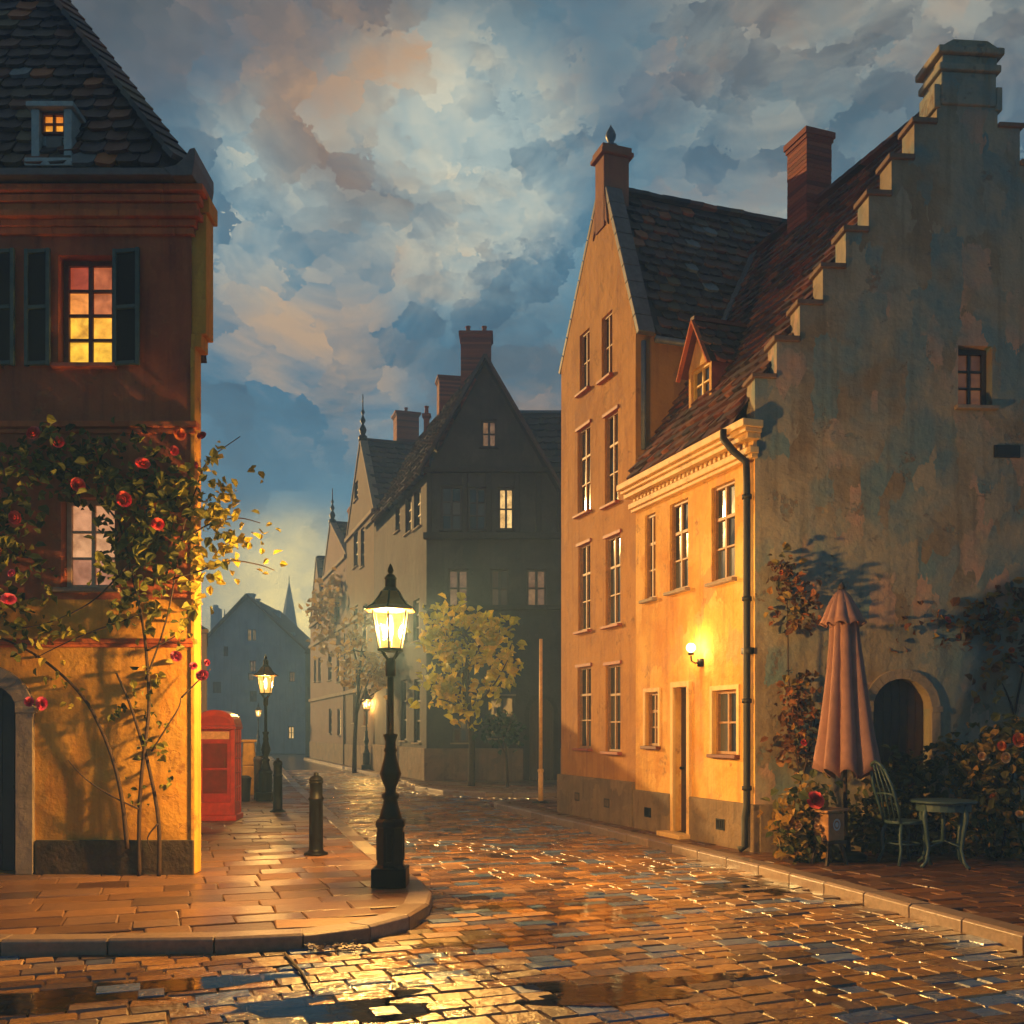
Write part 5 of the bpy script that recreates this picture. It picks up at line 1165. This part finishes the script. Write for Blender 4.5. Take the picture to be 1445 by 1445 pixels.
for a in ((290,715,28,50,55,.12,.7),(325,745,34,45,50,.12,.75),(305,795,26,26,30,.13,.8),(280,840,18,40,24,.12,.75),(345,770,25,28,20,.12,.8),(378,742,10,8,3,.09,.8),(392,795,10,14,5,.09,.8),(350,690,30,20,7,.09,.8),(300,680,22,28,16,.1,.7),(315,640,18,20,5,.07,.7),(275,900,12,25,8,.1,.7),(330,715,22,22,14,.12,.75)): pl_(*a, face=(.1,-1,.2))
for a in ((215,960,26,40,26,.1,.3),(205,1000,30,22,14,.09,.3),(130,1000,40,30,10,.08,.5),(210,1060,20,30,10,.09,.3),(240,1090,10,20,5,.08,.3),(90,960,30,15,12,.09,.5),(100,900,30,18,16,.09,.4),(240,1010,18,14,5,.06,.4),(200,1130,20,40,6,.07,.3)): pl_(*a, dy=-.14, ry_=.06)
mb.build('foliage', MT['leaf_rose'], CR)
def prs(lst, Y, dy): return [(at(a,b,Y)+Vector((0,dy,0)), s_, k) for a,b,s_,k in lst]
roses(CR, prs([(72,627,.085,'red'),(106,639,.07,'red'),(48,741,.09,'red'),(196,716,.10,'red'),(132,697,.08,'red'),(220,668,.085,'red'),(241,750,.07,'red'),(270,628,.075,'orange'),(264,650,.06,'red'),(301,630,.05,'red'),(294,670,.045,'red'),(42,817,.05,'pink'),(20,858,.07,'pink'),(38,852,.08,'pink'),(66,992,.065,'pink'),(83,994,.07,'pink'),(266,929,.075,'pink'),(289,943,.04,'pink'),(308,938,.045,'pink'),(302,956,.065,'pink'),(22,790,.07,'orange'),(4,848,.08,'pink'),(24,708,.055,'red')], YL, -.42))

def tree(name, label, base, trunk, crown_blobs, leafm, size, group=None, twigs=10, trunk_r=.09, col=None, cat='tree'):
    t = root(name, base, label, cat, group); mb = MB(); p = smooth([base]+trunk); n = len(p)
    mb.tube(p, [trunk_r*(1-.6*i/(n-1)) for i in range(n)], 8)
    for k in range(twigs):
        a = p[R.randint(n//2, n-1)]; c, rad, _ = R.choice(crown_blobs); e = Vector(c)+Vector((R.uniform(-1,1)*rad[0],R.uniform(-1,1)*rad[1],R.uniform(-.6,1)*rad[2]))*.8
        m_ = (a+e)/2+Vector((R.gauss(0,.1),R.gauss(0,.1),.12)); mb.tube(smooth([a,m_,e],3), [trunk_r*.36,trunk_r*.33,trunk_r*.3,trunk_r*.25,trunk_r*.2,trunk_r*.16,trunk_r*.1], 5)
    mb.build('trunk', MT['bark_dark'], t, True)
    mb = MB()
    for c, rad, cnt in crown_blobs: mb.leaves(c, rad, cnt, size, None, .4, col)
    mb.build('crown', leafm, t); return t
def bl(lst, Y, ry): return [(at(a,b,Y+R.uniform(-.3,.3)), (c*Y/F, ry, d_*Y/F), n) for a,b,c,d_,n in lst]
TY = 29.5; b0 = gp(665,1109); TY = b0.y
tree('street_tree', 'young tree with thin yellow green crown before the dark gabled house', b0, [at(666,1060,TY),at(664,1020,TY),at(660,960,TY),at(662,900,TY)],
     bl([(618,885,20,22,90),(640,868,22,12,50),(688,878,26,16,90),(700,900,20,24,70),(630,925,24,22,90),(668,930,24,16,50),(622,965,26,14,60),(640,985,20,20,70),(655,1005,18,14,40),(706,940,18,22,60),(722,935,8,22,20),(690,965,16,14,30),(604,900,8,26,24),(612,985,14,8,20)],TY,.6), MT['leaf_yellow'], .27, twigs=16, trunk_r=.12)
b0 = gp(716,1110); TY = b0.y
tree('ornamental_tree', 'small dark green standard tree beside the yellow tree and arched door', b0, [at(715,1080,TY),at(713,1050,TY),at(708,1020,TY)], bl([(695,1032,18,18,90),(720,1035,16,18,80),(708,1020,22,16,80)],TY,.45), MT['leaf_green'], .16, trunk_r=.05, twigs=8)
b0 = gp(500,1091); TY = b0.y
tree('street_tree', 'pale gold leaved tree lit by the small lamp before the tan row houses', b0, [at(501,1040,TY),at(505,980,TY),at(510,920,TY)], bl([(500,925,24,30,90),(525,935,22,28,80),(505,885,24,24,60),(545,955,20,24,50),(490,960,16,20,30)],TY,.7), MT['leaf_gold'], .26, twigs=14, trunk_r=.1)
IV = root('ivy', f3.p(L3-.3,-.1,.1), 'pale gold creeper hanging on the wall between tan and pinkish row houses', 'ivy'); mb = MB()
for a,b,c,d_,n in ((470,860,13,30,120),(480,835,10,26,80),(474,900,9,26,60)):
    q = at(a,b,rY(a)); mb.leaves(q+f3.ey*-.25, (c*q.y/F*2.2,.4,d_*q.y/F), n, .4, (-1,-.3,.1), .4, .4)
mb.build('foliage', MT['leaf_gold'], IV)
mb = MB(); mb.tube([f3.p(L3-.3,-.06,.1), f3.p(L3-.4,-.06,3), f3.p(L3-.2,-.06,6.5)],[.07,.05,.03],6); mb.build('stem', MT['bark_dark'], IV)

def shrub(name, label, base, lines, blobs, mat, size, rs, Y, group=None, cat='shrub', dyr=.25, dy=-.25, rdy=-.5, col=None, sr=(.018,.006)):
    t = root(name, base, label, cat, group); mb = MB(); stems(mb, lines, Y, dy, *sr); mb.build('stem', MT['bark'], t, True)
    mb_ = MB()
    for a,b,c,d_,n in blobs: mb_.leaves(at(a,b,Y)+Vector((0,dy,0)), (c*Y/F, dyr, d_*Y/F), n, size, (0,-.8,.3), .4, col)
    mb_.build('foliage', mat, t); roses(t, prs(rs, Y, rdy)); return t
GY = 13.5
shrub('climbing_plant', 'leafy climber on the grey gable wall close to the black downpipe', gp(1128,1205), [[(1130,1205),(1128,1130),(1118,1050),(1110,960),(1108,880),(1105,800)],[(1128,1100),(1140,1050),(1148,1000)]],
      [(1105,795,18,22,40),(1118,835,24,26,80),(1125,870,22,18,50),(1108,880,14,14,16),(1122,1000,26,36,110),(1112,1040,18,36,60),(1135,1050,22,34,80),(1120,960,16,22,24)], MT['leaf_rust'], .11, [(1094,813,.04,'orange'),(1125,1048,.05,'red'),(1115,1092,.04,'cream')], GY, cat='climbing plant', dyr=.12, dy=-.12, rdy=-.3)
shrub('climbing_plant', 'rusty leaved climber arching over the arched gable door', gp(1430,1195), [[(1436,1195),(1432,1100),(1425,1010),(1400,950),(1365,905),(1330,880)],[(1425,1010),(1440,930),(1450,870)],[(1365,905),(1310,915),(1270,880)]],
      [(1390,870,45,38,170),(1350,880,30,30,90),(1430,850,30,40,110),(1320,890,22,20,40),(1270,875,22,18,34),(1265,895,16,16,20),(1400,930,26,30,60),(1440,920,20,40,60),(1365,960,24,22,22),(1390,985,20,18,16)], MT['leaf_rust'], .12, [(1324,878,.055,'red'),(1338,902,.05,'orange'),(1418,878,.05,'orange'),(1412,920,.045,'orange')], GY+.5, cat='climbing plant', dyr=.15, dy=-.12, rdy=-.3)
shrub('rose_bush', 'dark rose bush with one big orange red bloom below the black downpipe', gp(1130,1216), [[(1132,1216),(1128,1170),(1120,1120)],[(1136,1216),(1146,1170),(1150,1120)],[(1128,1216),(1112,1180),(1105,1150)]],
      [(1122,1150,30,34,190),(1140,1185,26,26,140),(1115,1190,20,22,80),(1150,1125,20,22,70),(1150,1200,18,14,50)], MT['leaf_dark'], .12, [(1138,1127,.115,'red'),(1115,1162,.05,'cream'),(1120,1116,.05,'cream'),(1152,1178,.05,'cream'),(1140,1162,.04,'cream')], 12.6, cat='rose bush', dyr=.3, dy=0, rdy=-.36)
shrub('rose_bush', 'large rose bush with orange and cream blooms right of the bistro table', gp(1405,1216), [[(1410,1216),(1405,1150),(1395,1070)],[(1418,1216),(1430,1130),(1440,1050)],[(1404,1216),(1380,1160),(1365,1110)]],
      [(1400,1080,45,46,300),(1430,1040,30,36,150),(1390,1150,40,44,260),(1430,1140,30,60,200),(1370,1110,26,40,130),(1400,1195,46,24,130),(1360,1060,22,26,60)], MT['leaf_dark'], .12, [(1416,1044,.08,'orange'),(1393,1052,.075,'orange'),(1366,1066,.065,'cream'),(1398,1068,.07,'cream'),(1418,1146,.05,'cream'),(1380,1120,.04,'orange'),(1435,1085,.055,'orange')], 12.9, cat='rose bush', dyr=.35, dy=.1, rdy=-.38)
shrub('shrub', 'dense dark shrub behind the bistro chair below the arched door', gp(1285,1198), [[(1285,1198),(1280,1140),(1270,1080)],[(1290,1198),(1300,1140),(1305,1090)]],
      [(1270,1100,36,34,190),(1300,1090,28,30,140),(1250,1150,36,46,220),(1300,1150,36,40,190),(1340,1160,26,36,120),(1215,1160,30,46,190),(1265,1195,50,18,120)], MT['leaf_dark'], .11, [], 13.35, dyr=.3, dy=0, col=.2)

tw = gp(402,1352,.0); TG = root('twig', tw, 'dark forked twig lying on the wet setts below the kerb', 'twig'); mb = MB()
e = gp(442,1408,0); m_ = (tw+e)/2; up = Vector((0,0,.035))
mb.tube([tw+up, m_+up*1.1+Vector((.02,0,0)), e+up*.9], [.012,.011,.006], 6); mb.tube([gp(385,1372,0)+up, gp(412,1369,0)+up*1.2, gp(420,1376,0)+up], .007, 5); mb.build('stem', MT['bark_dark'], TG, True)
mb = MB()
for k in range(46):
    q = gp(R.uniform(432,516), R.uniform(1326,1346), .02); q.z = .03+R.random()*.03; a = R.random()*6.28; L = R.uniform(.05,.09); mb.leaf(q, Vector((math.cos(a),math.sin(a),R.uniform(-.1,.3))), Vector((R.gauss(0,.3),R.gauss(0,.3),1)), L, L*.6)
tag(mb.build('fallen_leaves', attr_mat('pale_dead_leaf', [(0,(120,104,84)),(.5,(160,144,122)),(1,(186,172,150))], .6, .2)), 'pale dead leaves gathered in the gutter under the kerb', kind='stuff')
# ================================================================ AIR
mb = MB(); mb.box(-95,95,-14,170,-1.0,24)
m = Mat('evening_haze'); m.t.nodes.remove(m.b); pv = m.n('ShaderNodeVolumePrincipled', _Density=.0052, _Anisotropy=.0); pv.inputs['Color'].default_value = (.24,.5,1,1); m.l(pv.outputs[0], m.out.inputs['Volume'])
tag(mb.build('haze', m.m), 'thin evening haze filling the street', kind='stuff')

# ================================================================ render settings
SC.view_settings.view_transform = 'Standard'; SC.view_settings.look = 'None'; SC.view_settings.gamma = 1; SC.view_settings.exposure = 0.5
cy = SC.cycles; cy.use_denoising = True; cy.max_bounces = 6; cy.diffuse_bounces = 3; cy.glossy_bounces = 3; cy.transparent_max_bounces = 12; cy.volume_bounces = 1; cy.sample_clamp_indirect = 4.0; cy.use_adaptive_sampling = True; cy.adaptive_threshold = .02
